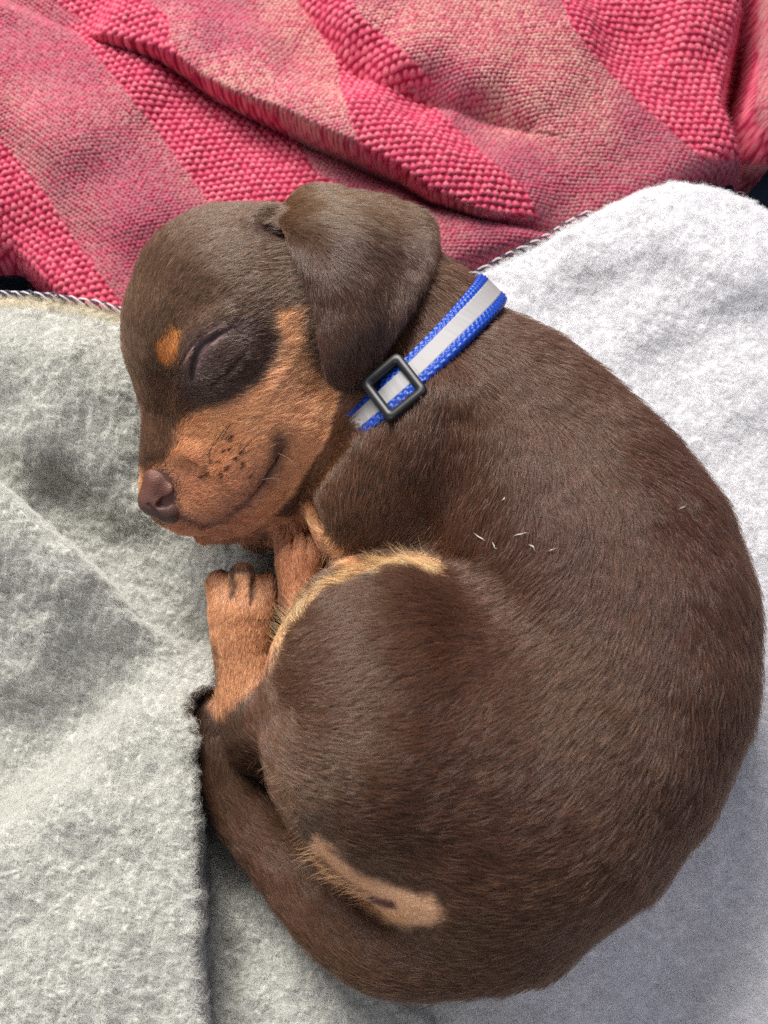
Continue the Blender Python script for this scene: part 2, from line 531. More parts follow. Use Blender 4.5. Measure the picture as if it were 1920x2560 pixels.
def coat(p, n, jitter=0.0, rnd=None):
    x, y = project(p)
    N = len(p)
    wob = noise(p, 260.0) * 7 + noise(p, 700.0, 5) * 4
    if rnd is not None: wob = wob + (rnd - 0.5) * 16
    x = x + wob; y = y + wob * 0.7
    big = noise(p, 30.0, 3) * 0.45 + noise(p, 90.0, 9) * 0.2
    c = BROWN[None] * (1 - smooth01(big * 0.9 + 0.35))[:, None] + BROWN2[None] * smooth01(big * 0.9 + 0.35)[:, None]
    def mix(w, col):
        nonlocal c
        w = np.clip(w, 0, 1)[:, None]; c = c * (1 - w) + np.asarray(col)[None] * w
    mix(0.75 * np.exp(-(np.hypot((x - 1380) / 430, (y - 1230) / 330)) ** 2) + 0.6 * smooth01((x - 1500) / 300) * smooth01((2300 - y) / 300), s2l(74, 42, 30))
    mix(0.55 * smooth01((930 - x) / 200) * smooth01((1000 - y) / 200), s2l(124, 98, 78))
    pf = p.astype(F32)
    hd_ = np.minimum(group_sdf(pf, 'head', 0.009), group_sdf(pf, 'jaw', 0.006)); td_ = np.minimum(group_sdf(pf, 'torso', 0.012), group_sdf(pf, 'neck', 0.01))
    headish = smooth01((td_ - hd_) / 0.003 + 0.8) * (y < 1420)
    mix(smooth01(poly_in(x, y, EYEP) / 26 + 0.4), DARK)
    mz = smooth01(poly_in(x, y, MUZ) / 22 + 0.5) * headish
    mix(mz, TAN)
    jd_, js_, _ = poly_dist(x, y, [(440, 1352), (511, 1350), (597, 1331), (694, 1282), (792, 1217), (841, 1129)])
    mix(mz * smooth01(-jd_ * js_ / 16 - 0.1), s2l(84, 50, 40))  # shade under the jaw put into the fur colour
    # darker, redder towards the lips and along the jaw
    lip, _, _ = poly_dist(x, y, [(440, 1290), (508, 1318), (560, 1300), (612, 1258), (655, 1205), (688, 1150), (706, 1105)])
    mix(mz * np.exp(-(lip / 30) ** 2) * 0.75, s2l(134, 88, 74))
    mix(mz * np.exp(-(lip / 6) ** 2) * 0.8, s2l(72, 44, 38))
    mix(mz * smooth01((y - 1255) / 90 + (x - 600) / 900) * 0.5, TANRED)
    side, _, _ = poly_dist(x, y, [(470, 1205), (560, 1235), (600, 1200)])
    mix(mz * np.exp(-(side / 65) ** 2) * 0.6, s2l(190, 126, 98))
    mix(mz * smooth01((noise(p, 130.0, 77) - 0.1) * 1.6) * 0.35, s2l(200, 134, 92))
    mix(mz * np.exp(-(np.hypot((x - 760) / 140, (y - 890) / 150)) ** 2) * 0.6, s2l(248, 194, 150))
    mix(mz * np.exp(-(np.hypot((x - 696) / 22, (y - 1120) / 44)) ** 2) * 0.8, s2l(92, 56, 44))  # shadow at the mouth corner, darkened into the fur
    tl, _, ta = poly_dist(x, y, [(930, 2358), (722, 2168), (566, 1940), (530, 1765)])
    mix((tl < 110) * smooth01((ta - 0.2) / 0.7) * (p[:, 2] < 0.032) * (x < 760) * (y > 1740) * 0.7, s2l(66, 48, 36))
    mix(smooth01(poly_in(x, y, BROW) / 12 + 0.4), s2l(212, 142, 78))
    mix(smooth01(poly_in(x, y, BROW2) / 10 + 0.4), s2l(206, 140, 84))
    mix(smooth01(poly_in(x, y, FOOTP) / 22 + 0.5), s2l(204, 146, 106))
    for a_, b_, c_, d_ in ((578, 1425, 584, 1495), (634, 1425, 632, 1495), (668, 1440, 676, 1510), (535, 1422, 675, 1428), (525, 1620, 540, 1720)):
        dd, _, _ = poly_dist(x, y, [(a_, b_), (c_, d_)])
        mix(np.exp(-(dd / 10) ** 2) * 0.9, s2l(56, 38, 32))
    pw = smooth01(poly_in(x, y, PAWP) / 14 + 0.5) * (p[:, 2] < 0.040)
    mix(pw, s2l(206, 142, 104))
    dd, _, _ = poly_dist(x, y, [(690, 1430), (705, 1520), (715, 1600)]); mix(pw * np.exp(-(dd / 12) ** 2) * .7, s2l(70, 50, 40))  # shade of the gap beside the hind foot, painted onto the paw
    dd, _, _ = poly_dist(x, y, ELB)
    mix(np.exp(-(dd / 15) ** 2) * (p[:, 2] > 0.028), TAN)
    dd, _, ar = poly_dist(x, y, RIM)
    mix(np.exp(-(np.maximum(dd - 0.3 - 8 * ar, 0) / (2.2 + 6 * ar)) ** 2) * (y < 1640) * 0.9, PALE)
    pe = smooth01((poly_in(x, y, PERI) + noise(p, 300.0, 60) * 8) / 36 + 0.28)
    mix(pe, PTAN)
    dd, _, _ = poly_dist(x, y, [(800, 2160), (850, 2225), (930, 2285), (1010, 2308)])
    mix(pe * np.exp(-(dd / 22) ** 2) * 0.7, s2l(232, 180, 120))
    dd, _, _ = poly_dist(x, y, [(800, 2150), (840, 2192), (900, 2232), (950, 2256), (985, 2266)]); mix(pe * np.exp(-(dd / 10) ** 2) * 0.85, s2l(104, 62, 50))
    dd, _, _ = poly_dist(x, y, [(935, 2252), (985, 2264)]); mix(np.exp(-(dd / 9) ** 2), s2l(110, 62, 58))
    s_, _, _ = poly_dist(x, y, [(545, 836), (508, 860), (492, 885), (482, 915), (476, 945)])
    mix(np.exp(-(s_ / 34) ** 2) * 0.75, s2l(124, 100, 94))
    mix(np.exp(-(s_ / 9) ** 2) * 0.9, s2l(40, 26, 24))
    mix(np.exp(-(np.hypot((x - 670) / 34, (y - 580) / 20)) ** 2), s2l(60, 30, 24))
    # strokes of dark whisker beds on the muzzle
    return np.clip(c, 0.002, 1), mz, pe

GUIDES = np.array([  # px, py, direction (photo, y down), length scale
    (340, 900, 0.05, -1, .55), (330, 1000, .1, -1, .5), (380, 1090, .15, -1, .4), (390, 1140, .3, -1, .3), (430, 1000, .5, -.9, .5),
    (360, 760, .35, -.9, .6), (430, 640, .75, -.6, .7), (520, 570, 1, -.2, .7), (560, 700, 1, -.25, .75), (650, 650, 1, .05, .8), (470, 780, .8, -.55, .6),
    (620, 760, 1, -.15, .7), (430, 860, .3, -.9, .5), (480, 830, .7, -.8, .55), (560, 830, 1, -.35, .6), (650, 840, 1, .2, .6),
    (500, 930, .95, -.25, .5), (560, 920, 1, -.15, .6), (640, 920, .9, .1, .6), (500, 1000, 1, -.05, .55), (600, 980, .95, -.3, .6),
    (720, 830, .7, -.6, .7), (760, 930, .8, -.5, .8), (700, 960, .85, -.5, .75), (830, 1010, .85, -.35, .8), (700, 1050, .85, -.5, .7),
    (500, 1080, .8, -.55, .5), (580, 1080, .85, -.5, .55), (470, 1180, .75, -.65, .35), (550, 1180, .8, -.6, .45), (520, 1260, .8, -.55, .35), (620, 1180, .8, -.6, .5),
    (700, 1200, .75, -.6, .6), (650, 1270, .8, -.5, .6), (560, 1320, .85, -.4, .5), (780, 1150, .75, -.6, .7),
    (1120, 640, .8, .6, 1), (1150, 720, .75, .65, 1), (1060, 800, .7, .7, 1), (980, 900, .5, .85, 1),
    (1280, 820, .9, .4, .9), (1400, 950, .75, .65, 1), (1250, 950, .45, .9, 1), (1100, 1020, -.1, 1, 1), (960, 1100, -.45, .9, 1),
    (850, 1200, -.2, 1, .9), (900, 1320, -.35, .95, .8), (1000, 1260, -.35, .95, 1), (1100, 1200, -.15, 1, 1), (1250, 1150, .05, 1, 1), (1250, 1300, -.15, 1, 1),
    (1100, 1320, -.6, .8, 1), (1400, 1250, .15, 1, 1), (1600, 1150, .65, .75, 1), (1700, 1300, .35, .95, 1), (1550, 1350, 0, 1, 1), (1400, 1420, -.5, .85, 1), (1800, 1500, .15, 1, 1),
    (1600, 1550, -.4, .9, 1), (1400, 1600, -.8, .6, 1), (1200, 1450, -.95, .1, 1), (1050, 1430, -1, -.1, 1), (950, 1440, -.95, .2, 1), (850, 1480, -.85, .5, .9),
    (1200, 1600, -.97, .25, 1), (1000, 1600, -.97, .3, 1), (800, 1600, -.9, .45, .9), (750, 1720, -.95, .3, .8), (900, 1800, -1, .12, 1), (1100, 1800, -1, .2, 1), (1300, 1800, -.93, .4, 1),
    (1500, 1780, -.75, .65, 1), (1750, 1800, -.2, 1, 1), (1650, 1980, -.6, .8, 1), (1450, 2000, -.9, .5, 1), (1250, 2000, -1, .15, 1), (1000, 2000, -1, -.02, 1), (820, 1950, -1, .05, .9),
    (1200, 2200, -.95, -.25, 1), (1350, 2250, -.97, .1, 1), (1550, 2200, -.8, .55, 1), (1250, 2400, -1, 0, .9), (1050, 2420, -.95, -.2, .9), (900, 2140, -.95, -.3, .8),
    (1080, 2270, -.95, -.3, .6), (980, 2240, -.9, -.35, .5), (960, 2330, -.9, -.45, .6), (1000, 2150, -1, -.15, .9),
    (850, 2330, -.75, -.7, .9), (720, 2180, -.65, -.75, .9), (630, 2050, -.6, -.85, .9), (560, 1930, -.35, -.95, .8), (530, 1820, -.05, -1, .7),
    (610, 1700, -.1, -1, .6), (600, 1600, 0, -1, .55), (560, 1480, -.1, -1, .6), (650, 1480, .1, -1, .6), (640, 1800, -.5, -.85, .8), (700, 1880, -.8, -.3, .9), (740, 1480, .1, -1, .6), (750, 1380, 0, -1, .6),
])
def flow(x, y):
    ang = np.zeros((len(x), 2)); wsum = np.zeros(len(x)); ls = np.zeros(len(x))
    for gx, gy, dx, dy, l in GUIDES:
        w = 1.0 / ((x - gx) ** 2 + (y - gy) ** 2 + 900.0) ** 1.6
        n_ = math.hypot(dx, dy)
        ang[:, 0] += w * dx / n_; ang[:, 1] += w * dy / n_; ls += w * l; wsum += w
    ls = ls / wsum
    s_, _, _ = poly_dist(x, y, [(572, 818), (508, 860), (492, 885), (482, 915), (476, 945)])
    ls = ls * (1 - 0.6 * np.exp(-(s_ / 38) ** 2))
    s_, _, _ = poly_dist(x, y, [(440, 1290), (508, 1318), (560, 1300), (612, 1258), (655, 1205), (688, 1150), (706, 1105)])
    ls = ls * (1 - 0.45 * np.exp(-(s_ / 30) ** 2))
    ls = ls * (1 - 0.7 * smooth01((poly_in(x, y, PERI) + 45) / 40))
    ls = ls * (1 - 0.45 * (x < 830) * (y > 1300) * (y < 1740) * (poly_in(x, y, FOOTP) > -30))
    ls = ls * (1 - 0.6 * np.exp(-(np.hypot((x - 398) / 80, (y - 1240) / 110)) ** 4))
    return ang / wsum[:, None], ls

def fur(name, v, f, n, count, mat, parent, base_len, density=None, flowfn=flow, colfn=None, rad=0.000052, lift=0.3, clump=0.5, seed=1, K=5, clump_d=900):
    r = np.random.default_rng(seed)
    a, b, c, d = v[f[:, 0]], v[f[:, 1]], v[f[:, 2]], v[f[:, 3]]
    ar = 0.5 * np.linalg.norm(np.cross(c - a, d - b), axis=1)
    fn = n[f].mean(1)
    ctr = (a + b + c + d) / 4
    vd = CAMP - ctr; vd /= np.linalg.norm(vd, axis=1)[:, None]
    face = np.einsum('ij,ij->i', fn, vd)
    w = ar * smooth01((face + 0.45) / 0.45) * (ctr[:, 2] > -0.002)
    if density is not None: w = w * density(ctr)
    cum = np.cumsum(w); tot = cum[-1]
    idx = np.searchsorted(cum, r.random(count) * tot)
    uu, vv = r.random((2, count))
    fa, fb, fc_, fd = (v[f[idx, k]] for k in range(4))
    p = (fa * ((1 - uu) * (1 - vv))[:, None] + fb * (uu * (1 - vv))[:, None] + fc_ * (uu * vv)[:, None] + fd * ((1 - uu) * vv)[:, None]).astype(float)
    nn = n[f[idx, 0]] * ((1 - uu) * (1 - vv))[:, None] + n[f[idx, 1]] * (uu * (1 - vv))[:, None] + n[f[idx, 2]] * (uu * vv)[:, None] + n[f[idx, 3]] * ((1 - uu) * vv)[:, None]
    nn = nn / np.linalg.norm(nn, axis=1)[:, None]
    x, y = project(p)
    fl, ls = flowfn(x, y)
    # random turn of the lie of the coat: slow waves + tufts
    t1 = noise(p, 60.0, 2) * 0.22 + noise(p, 300.0, 8) * 0.28 + r.normal(0, 0.13, count)
    ca, sa = np.cos(t1), np.sin(t1)
    fx, fy = fl[:, 0] * ca - fl[:, 1] * sa, fl[:, 0] * sa + fl[:, 1] * ca
    D = fx[:, None] * RIGHT - fy[:, None] * UPV
    D = D - np.einsum('ij,ij->i', D, nn)[:, None] * nn
    dn = np.linalg.norm(D, axis=1); D = D / np.maximum(dn, 1e-6)[:, None]
    L = base_len * ls * (0.7 + 0.5 * r.random(count)) * (1 + 0.15 * noise(p, 300.0, 4))
    lf = lift * (0.7 + 0.6 * r.random(count)) + 0.10 * noise(p, 330.0, 11) + (r.random(count) < 0.07) * 0.45
    T = np.linspace(0, 1, K)
    sidev = np.cross(nn, D)
    cv = (r.normal(0, 0.10, count) + 0.12 * noise(p, 500.0, 21))
    pts = p[:, None, :] + D[:, None, :] * (L[:, None] * T)[:, :, None] \
        + nn[:, None, :] * (L[:, None] * (lf[:, None] * (T - 0.55 * T ** 2)))[:, :, None] \
        + sidev[:, None, :] * (L * cv)[:, None, None] * (T ** 2)[None, :, None]
    pts[:, 0] -= nn * 0.0002
    # tufts: strands lean together towards the nearest tuft leader
    if clump > 0:
        ncl = max(50, count // clump_d * 60)
        lead = r.choice(count, min(ncl, count), replace=False)
        kd = kdtree.KDTree(len(lead))
        for i, q in enumerate(p[lead]): kd.insert(q, i)
        kd.balance()
        near = np.fromiter((kd.find(q)[1] for q in p), dtype=np.int64, count=count)
        near = lead[near]
        tip = pts[near] 
        k_ = clump * (0.5 + 0.5 * r.random(count))
        offp = (tip[:, :, :] - pts)
        pts = pts + offp * (k_[:, None] * (T ** 1.5)[None, :])[:, :, None]
    rr = rad * (0.75 + 0.5 * r.random(count))
    radii = rr[:, None] * (1 - 0.75 * T ** 2)[None, :]
    col = colfn(pts[:, 2].copy(), nn, r)
    return curves_obj(name, pts, radii, mat, parent, col)

puppy = empty('puppy')
tag(puppy, 'sleeping chocolate brown puppy with tan markings curled up on pale fleece blanket', 'dog')
skin_c, _, pe_ = coat(bv, bn)
sx, sy = project(bv)
slit, _, _ = poly_dist(sx, sy, [(580, 818), (545, 836), (508, 860), (492, 885), (482, 915), (476, 945)])
lidc = np.exp(-(slit / 24) ** 2)[:, None]
skin_c = skin_c * (0.75 + 0.25 * pe_[:, None])
skin_c = skin_c * (1 - lidc * .8) + s2l(128, 100, 102)[None] * lidc * .8
sl = np.exp(-(slit / 9.0) ** 2)[:, None] * (bn @ np.array((0, 0, 1.0)) > 0.2)[:, None]
skin_c = skin_c * (1 - sl * .9) + s2l(30, 18, 18)[None] * sl * .9
ns_ = np.hypot((sx - 398) / 60, (sy - 1235) / 84); nk = smooth01((1.1 - ns_) / 0.15)[:, None]
skin_c = skin_c * (1 - nk) + s2l(96, 60, 50)[None] * nk
mo, _, _ = poly_dist(sx, sy, [(440, 1285), (508, 1318), (560, 1300), (612, 1258), (655, 1205), (688, 1150), (706, 1105)])
mm = np.exp(-(mo / 10) ** 2)[:, None]
skin_c = skin_c * (1 - mm * .8) + s2l(84, 52, 46)[None] * mm * .8
body = mesh_obj('body', bv, bf, M_SKIN, puppy)
set_col(body.data, 'col', skin_c)

def body_density(c):
    x, y = project(c)
    d = np.ones(len(c))
    s, _, _ = poly_dist(x, y, [(545, 836), (508, 860), (492, 885), (482, 915), (476, 945)])
    d *= 1 - 0.98 * np.exp(-(s / 15) ** 4)
    s, _, _ = poly_dist(x, y, [(1225, 722), (1180, 775), (1133, 829), (1085, 884), (996, 966), (955, 998)])
    d *= 1 - 0.85 * np.exp(-(s / 44) ** 6)
    s, _, _ = poly_dist(x, y, [(508, 1318), (560, 1300), (612, 1258), (655, 1205), (688, 1150)])
    d *= 1 - 0.8 * np.exp(-(s / 8) ** 2)
    # more, finer hairs on the face
    d *= 1 + 0.9 * smooth01((1000 - x) / 200) * smooth01((1450 - y) / 100)
    nose = np.hypot((x - 398) / 56, (y - 1240) / 82)
    d *= smooth01((nose - 0.66) / 0.25)
    s, _, _ = poly_dist(x, y, [(800, 2150), (840, 2192), (900, 2232), (950, 2256), (985, 2266)])
    d *= 1 - 0.92 * np.exp(-(s / 9) ** 2)
    return d
def body_col(p, nn, r):
    c, mz, pe = coat(p, nn, rnd=r.random(len(p)))
    lt = np.clip(np.maximum(mz, pe), 0, 1)
    v = np.exp(r.normal(0, 0.36, len(p)) * (1 - 0.55 * lt) + 0.10 * noise(p, 500.0, 31))
    pale = r.random(len(p)) < 0.035 * (1 - lt)
    v = np.where(pale, v * 1.9, v)
    return np.clip(c * v[:, None], 0.002, 0.95)
fur('fur', bv, bf, bn, 620000, M_FUR, body, 0.0056, rad=0.000045, clump=0.28, clump_d=380, density=body_density, colfn=body_col)
body.children[0]['kind'] = 'stuff'

# ------------------------------------------------------------------ ear
EAR = [
    [(690, 540, 66), (765, 472, 58), (880, 486, 54), (1000, 514, 50), (1074, 562, 54)],
    [(706, 575, 78), (800, 555, 80), (895, 565, 78), (992, 600, 71), (1082, 622, 66)],
    [(745, 650, 82), (820, 660, 87), (900, 670, 85), (990, 680, 77), (1056, 705, 73)],
    [(792, 765, 80), (840, 768, 85), (910, 780, 84), (955, 786, 80), (1008, 790, 76)],
    [(808, 870, 76), (850, 875, 80), (900, 880, 78), (930, 874, 76), (960, 866, 75)],
    [(824, 938, 71), (856, 948, 71), (890, 948, 69), (922, 935, 68), (924, 928, 68)],
    [(856, 964, 68), (874, 970, 67), (890, 972, 66), (904, 965, 65), (914, 954, 65)],
]
E = np.array([[P(*q) for q in row] for row in EAR])
NR, NC = 120, 90
E = catmull(E, NR)
E = np.swapaxes(catmull(np.swapaxes(E, 0, 1), NC), 0, 1)
du = np.gradient(E, axis=1); dv = np.gradient(E, axis=0)
EN = np.cross(dv, du); EN /= np.linalg.norm(EN, axis=2)[:, :, None]
if (EN[..., 2].mean()) < 0: EN = -EN
cgrid = np.linspace(0, 1, NC); rgrid = np.linspace(0, 1, NR)
edge = np.minimum(np.minimum(cgrid[None, :], 1 - cgrid[None, :]) * 9, (1 - rgrid[:, None]) * 12)
thick = 0.0013 * np.sqrt(np.clip(edge, 0.0, 1) * (2 - np.clip(edge, 0.0, 1)))[..., None]
wav = noise(E.reshape(-1, 3), 120.0, 7).reshape(NR, NC, 1) * 0.0001
top = E + EN * (thick + wav); bot = E - EN * (thick - wav)
def grid_faces(nr, nc, off=0, flip=False):
    i = np.arange(nr - 1)[:, None] * nc + np.arange(nc - 1)[None]
    q = np.stack([i, i + 1, i + nc + 1, i + nc], -1).reshape(-1, 4) + off
    return q[:, ::-1] if flip else q
ev = np.concatenate([top.reshape(-1, 3), bot.reshape(-1, 3)]).astype(F32)
f_top = grid_faces(NR, NC, 0, True); f_bot = grid_faces(NR, NC, NR * NC)
a_, b_, c_ = ev[f_top[:, 0]], ev[f_top[:, 1]], ev[f_top[:, 2]]
if np.cross(b_ - a_, c_ - b_)[:, 2].mean() < 0: f_top, f_bot = f_top[:, ::-1], f_bot[:, ::-1]
ring = [r_ * NC for r_ in range(NR)] + [(NR - 1) * NC + c for c in range(NC)] + [r_ * NC + NC - 1 for r_ in range(NR - 1, -1, -1)] + [c for c in range(NC - 1, -1, -1)]
ring = np.array(ring); o2 = NR * NC
rim = np.stack([ring[:-1], ring[1:], ring[1:] + o2, ring[:-1] + o2], 1)
rim = rim[ring[:-1] != ring[1:]]
ef = np.concatenate([f_top, f_bot, rim])
ear = mesh_obj('ear', ev, ef, M_SKIN, puppy)
def ear_col0(p):
    big = noise(p, 40.0, 3)
    t = smooth01(big * 0.4 + 0.4)[:, None]
    c = s2l(74, 49, 40)[None] * (1 - t) + s2l(82, 57, 44)[None] * t
    y = project(p)[1]
    up = smooth01((640 - y) / 150)[:, None]  # lit top of the ear, put into the colour
    return c * (1 - up) + s2l(112, 86, 62)[None] * up
set_col(ear.data, 'col', ear_col0(ev) * 0.6)
EG = [(720, 540, .6, .5, .8), (800, 500, .9, .3, 1.1), (900, 510, 1, .25, 1), (1020, 550, .8, .5, .9), (760, 640, .35, .95, .9), (850, 620, .7, .7, 1.05), (950, 620, .75, .7, 1),
      (1060, 650, .2, 1, .8), (800, 760, .3, .95, .9), (900, 760, .4, .9, .9), (1000, 760, .05, 1, .8), (830, 880, .1, 1, .7), (920, 860, .1, 1, .7), (880, 950, .2, 1, .6)]
def ear_flow(x, y):
    ang = np.zeros((len(x), 2)); ws = np.zeros(len(x)); ls = np.zeros(len(x))
    for gx, gy, dx, dy, l in EG:
        w = 1 / ((x - gx) ** 2 + (y - gy) ** 2 + 900.) ** 1.6; n_ = math.hypot(dx, dy)
        ang[:, 0] += w * dx / n_; ang[:, 1] += w * dy / n_; ws += w; ls += w * l
    return ang / ws[:, None], ls / ws
def ear_colfn(p, nn, r):
    v = np.exp(r.normal(0, 0.3, len(p)) + 0.2 * noise(p, 420.0, 31)); v = np.where(r.random(len(p)) < 0.04, v * 1.8, v)
    return np.clip(ear_col0(p) * v[:, None], 0.002, 0.9)
me = ear.data
en = np.empty(len(ev) * 3, F32); me.vertex_normals.foreach_get('vector', en); en = en.reshape(-1, 3)
fur('fur', ev, np.concatenate([f_top, rim]), en, 110000, M_FUR, ear, 0.0050, rad=0.000042, clump=0.3, flowfn=ear_flow, colfn=ear_colfn, seed=5, lift=0.25)
ear.children[0]['kind'] = 'stuff'

# ------------------------------------------------------------------ nose
nz = [(P(396, 1200, 36), R(396, 1200, 36, 43)), (P(392, 1250, 34), R(392, 1250, 34, 44)), (P(420, 1272, 31), R(420, 1272, 31, 36)), (P(432, 1222, 34), R(432, 1222, 34, 16))]
q = trace([398, 385, 425, 430], [1200, 1250, 1275, 1225])
def vdir(p): 
    d = p - CAMP; return d / np.linalg.norm(d)
nz = [(q[i] + vdir(q[i]) * (r_ * 0.00012 - e * 0.001), r_ * 0.00012) for i, (r_, e) in enumerate(((41, 1.4), (42, 2.1), (36, 1.8), (14, 0.9)))]
def nose_raw(p):
    r = None
    for c, ra in nz:
        d = (np.linalg.norm(p - c.astype(F32), axis=1) - ra).astype(F32)
        r = d if r is None else smin(r, d, 0.0035)
    return r
def nose_sdf(p):
    d = nose_raw(p)
    for pts, ra, k in NCUT:
        d = smax(d, -chain_sdf(p, pts, ra), k)
    return d
def on_nose(pp, dep):
    h = trace([a for a, _ in pp], [b for _, b in pp], f=nose_raw)
    return [h[i] + vdir(h[i]) * dep * 0.001 for i in range(len(h))]
NCUT = [(on_nose([(400, 1262), (414, 1256), (426, 1250)], 0.6), [0.0008, 0.0014, 0.0010], 0.0012),
        (on_nose([(430, 1244), (439, 1218), (436, 1194)], 0.3), [0.0008, 0.0006, 0.0007], 0.0010),
        (on_nose([(372, 1262), (392, 1286), (410, 1300)], 0.2), [0.0003, 0.0004, 0.0003], 0.001)]
nl = np.min([c - r_ for c, r_ in nz], 0) - 0.002; nh = np.max([c + r_ for c, r_ in nz], 0) + 0.002
nv, nf = surface(nose_sdf, nl, nh, 0.00032)
nose = mesh_obj('nose', nv, nf, M_NOSE, puppy)
nc = np.tile(s2l(112, 70, 58), (len(nv), 1))
xx, yy = project(nv)
holes, _, _ = poly_dist(xx, yy, [(400, 1262), (414, 1256), (426, 1250)])
nc *= (0.85 + 0.25 * noise(nv, 400.0))[:, None]
low = smooth01((yy - 1215) / 90)[:, None]
nc = nc * (1 - low) + s2l(74, 50, 47)[None] * low
hw = np.exp(-(holes / 9) ** 2)[:, None]
nc = nc * (1 - hw) + s2l(60, 28, 26)[None] * hw
set_col(nose.data, 'col', nc)

# ------------------------------------------------------------------ tubes (whiskers, loose hairs, threads)
def tube(name, pts, rads, mat, parent=None, sides=5, n=None):
    pts = np.asarray(pts, float)
    if n: 
        rads = np.interp(np.linspace(0, 1, n), np.linspace(0, 1, len(rads)), rads); pts = catmull(pts, n)
    m = len(pts); t = np.gradient(pts, axis=0); t /= np.linalg.norm(t, axis=1)[:, None]
    up = np.array((0.13, 0.2, 1.0)); v = []
    for i in range(m):
        s = np.cross(t[i], up); s /= np.linalg.norm(s); w = np.cross(s, t[i])
        for k in range(sides):
            a = 2 * math.pi * k / sides
            v.append(pts[i] + (s * math.cos(a) + w * math.sin(a)) * rads[i])
    f = [(i * sides + k, i * sides + (k + 1) % sides, (i + 1) * sides + (k + 1) % sides, (i + 1) * sides + k) for i in range(m - 1) for k in range(sides)]
    return mesh_obj(name, v, f, mat, parent)
WH = [[(513, 1150), (528, 1120), (560, 1085), (640, 1075)], [(530, 1125), (560, 1075), (600, 1050), (660, 1040)], [(545, 1120), (570, 1070), (590, 1060), (690, 1070)],
      [(436, 815), (425, 770), (395, 730), (335, 700)], [(450, 860), (440, 820), (428, 790), (420, 770)], [(455, 880), (438, 860), (425, 850), (405, 845)], [(460, 890), (440, 885), (420, 882), (400, 868)],
      [(455, 870), (447, 845), (444, 828), (440, 800)], [(600, 1140), (620, 1110), (650, 1085), (720, 1080)], [(520, 1165), (525, 1130), (540, 1090), (545, 1065)],
      [(560, 1170), (600, 1140), (640, 1120), (700, 1105)], [(770, 780), (773, 800), (768, 820), (755, 835)], [(820, 1000), (850, 995), (890, 998), (930, 1010)],
      [(690, 1130), (720, 1145), (735, 1160), (745, 1180)], [(650, 1200), (680, 1195), (700, 1200), (720, 1210)]]
for i, w in enumerate(WH):
    a = np.array(w, float); h = trace(a[:, 0], a[:, 1], f=sdf)
    out = np.array([0, 1.2, 2.0, 2.6])[:, None] * 0.001
    h = h - (h - CAMP) / np.linalg.norm(h - CAMP, axis=1)[:, None] * out
    tube('whisker', h, [0.0001, 0.00009, 0.00006, 0.00003], M_WHISKER if i < 13 else M_PALE, puppy, 4, 14)
# dark whisker beds: short dark tufts
beds = [(560, 1100), (572, 1097), (553, 1133), (566, 1128), (590, 1118), (538, 1160), (562, 1172), (580, 1150), (597, 1135), (545, 1190), (545, 1200), (512, 1190), (598, 1172), (600, 1165), (620, 1195), (570, 1105), (585, 1155), (560, 1178), (497, 1197), (517, 1160)]
bp_, br_ = [], []
rb = np.random.default_rng(4)
for x_, y_ in beds:
    for k in range(13):
        a = (x_ + rb.normal(0, 2.6), y_ + rb.normal(0, 1.8))
        l = rb.uniform(9, 17)
        bp_.append([a, (a[0] + l * .4, a[1] - l * .35), (a[0] + l * .8, a[1] - l * .65)])
bp_ = np.array(bp_)
h = trace(bp_[..., 0].ravel(), bp_[..., 1].ravel(), f=sdf).reshape(-1, 3, 3)
out = np.array([0.1, 0.7, 0.95])[None, :, None] * 0.001
h = h - (h - CAMP) / np.linalg.norm(h - CAMP, axis=2)[..., None] * out
wb = curves_obj('whisker_bed', h, np.tile(np.array([6, 6, 2.5]) * 1e-5, (len(h), 1)), M_FUR, puppy, np.tile(s2l(86, 54, 42), (len(h), 1)))
wb['kind'] = 'stuff'

# long pale guard hairs along the knee and flank
def stray(name, line, count, dirs, length, colr, seed, rad=0.00004, spread=8):
    r = np.random.default_rng(seed)
    line = np.array(line, float); s = r.random(count) * (len(line) - 1)
    i = s.astype(int); t = (s - i)[:, None]
    xy = line[i] * (1 - t) + line[np.minimum(i + 1, len(line) - 1)] * t + r.normal(0, spread, (count, 2))
    dr = np.array(dirs, float); d = dr[i] * (1 - t) + dr[np.minimum(i + 1, len(dr) - 1)] * t
    root = trace(xy[:, 0], xy[:, 1] + 6, f=sdf)
    a = r.normal(0, 0.22, count); ca, sa = np.cos(a), np.sin(a)
    dx, dy = d[:, 0] * ca - d[:, 1] * sa, d[:, 0] * sa + d[:, 1] * ca
    L = length * (0.5 + 0.7 * r.random(count))
    D = dx[:, None] * RIGHT - dy[:, None] * UPV
    nrm = grad(sdf, root.astype(F32))[1]
    T = np.linspace(0, 1, 6)
    bend = r.normal(0, .18, count)
    side = np.cross(D, FWD)
    pts = root[:, None] + D[:, None] * (L[:, None] * T)[..., None] + nrm[:, None] * (L[:, None] * 0.35 * (T - 0.5 * T * T)[None])[..., None] \
        + side[:, None] * (L * bend)[:, None, None] * (T ** 2)[None, :, None]
    o = curves_obj(name, pts, np.tile(rad * (1 - 0.8 * T ** 2), (count, 1)), M_FUR, body, np.tile(colr, (count, 1)) * np.exp(r.normal(0, .15, (count, 1))))
    o['kind'] = 'stuff'
    return o
stray('fringe', RIM[1:], 220, [(-.5, -.5), (-.6, -.6), (-.75, -.4), (-.85, -.3), (-.9, -.3), (-.9, -.55), (-.8, -.65)], 0.0062, s2l(236, 200, 148), 11, rad=0.00003, spread=6)
stray('fringe', [(640, 1880), (700, 1930), (745, 1970), (752, 2050), (765, 2110)], 70, [(-.5, .6), (-.8, .4), (-.7, .6), (-.6, .7), (-.7, .6)], 0.0045, s2l(170, 130, 95), 12, rad=0.00003, spread=8)
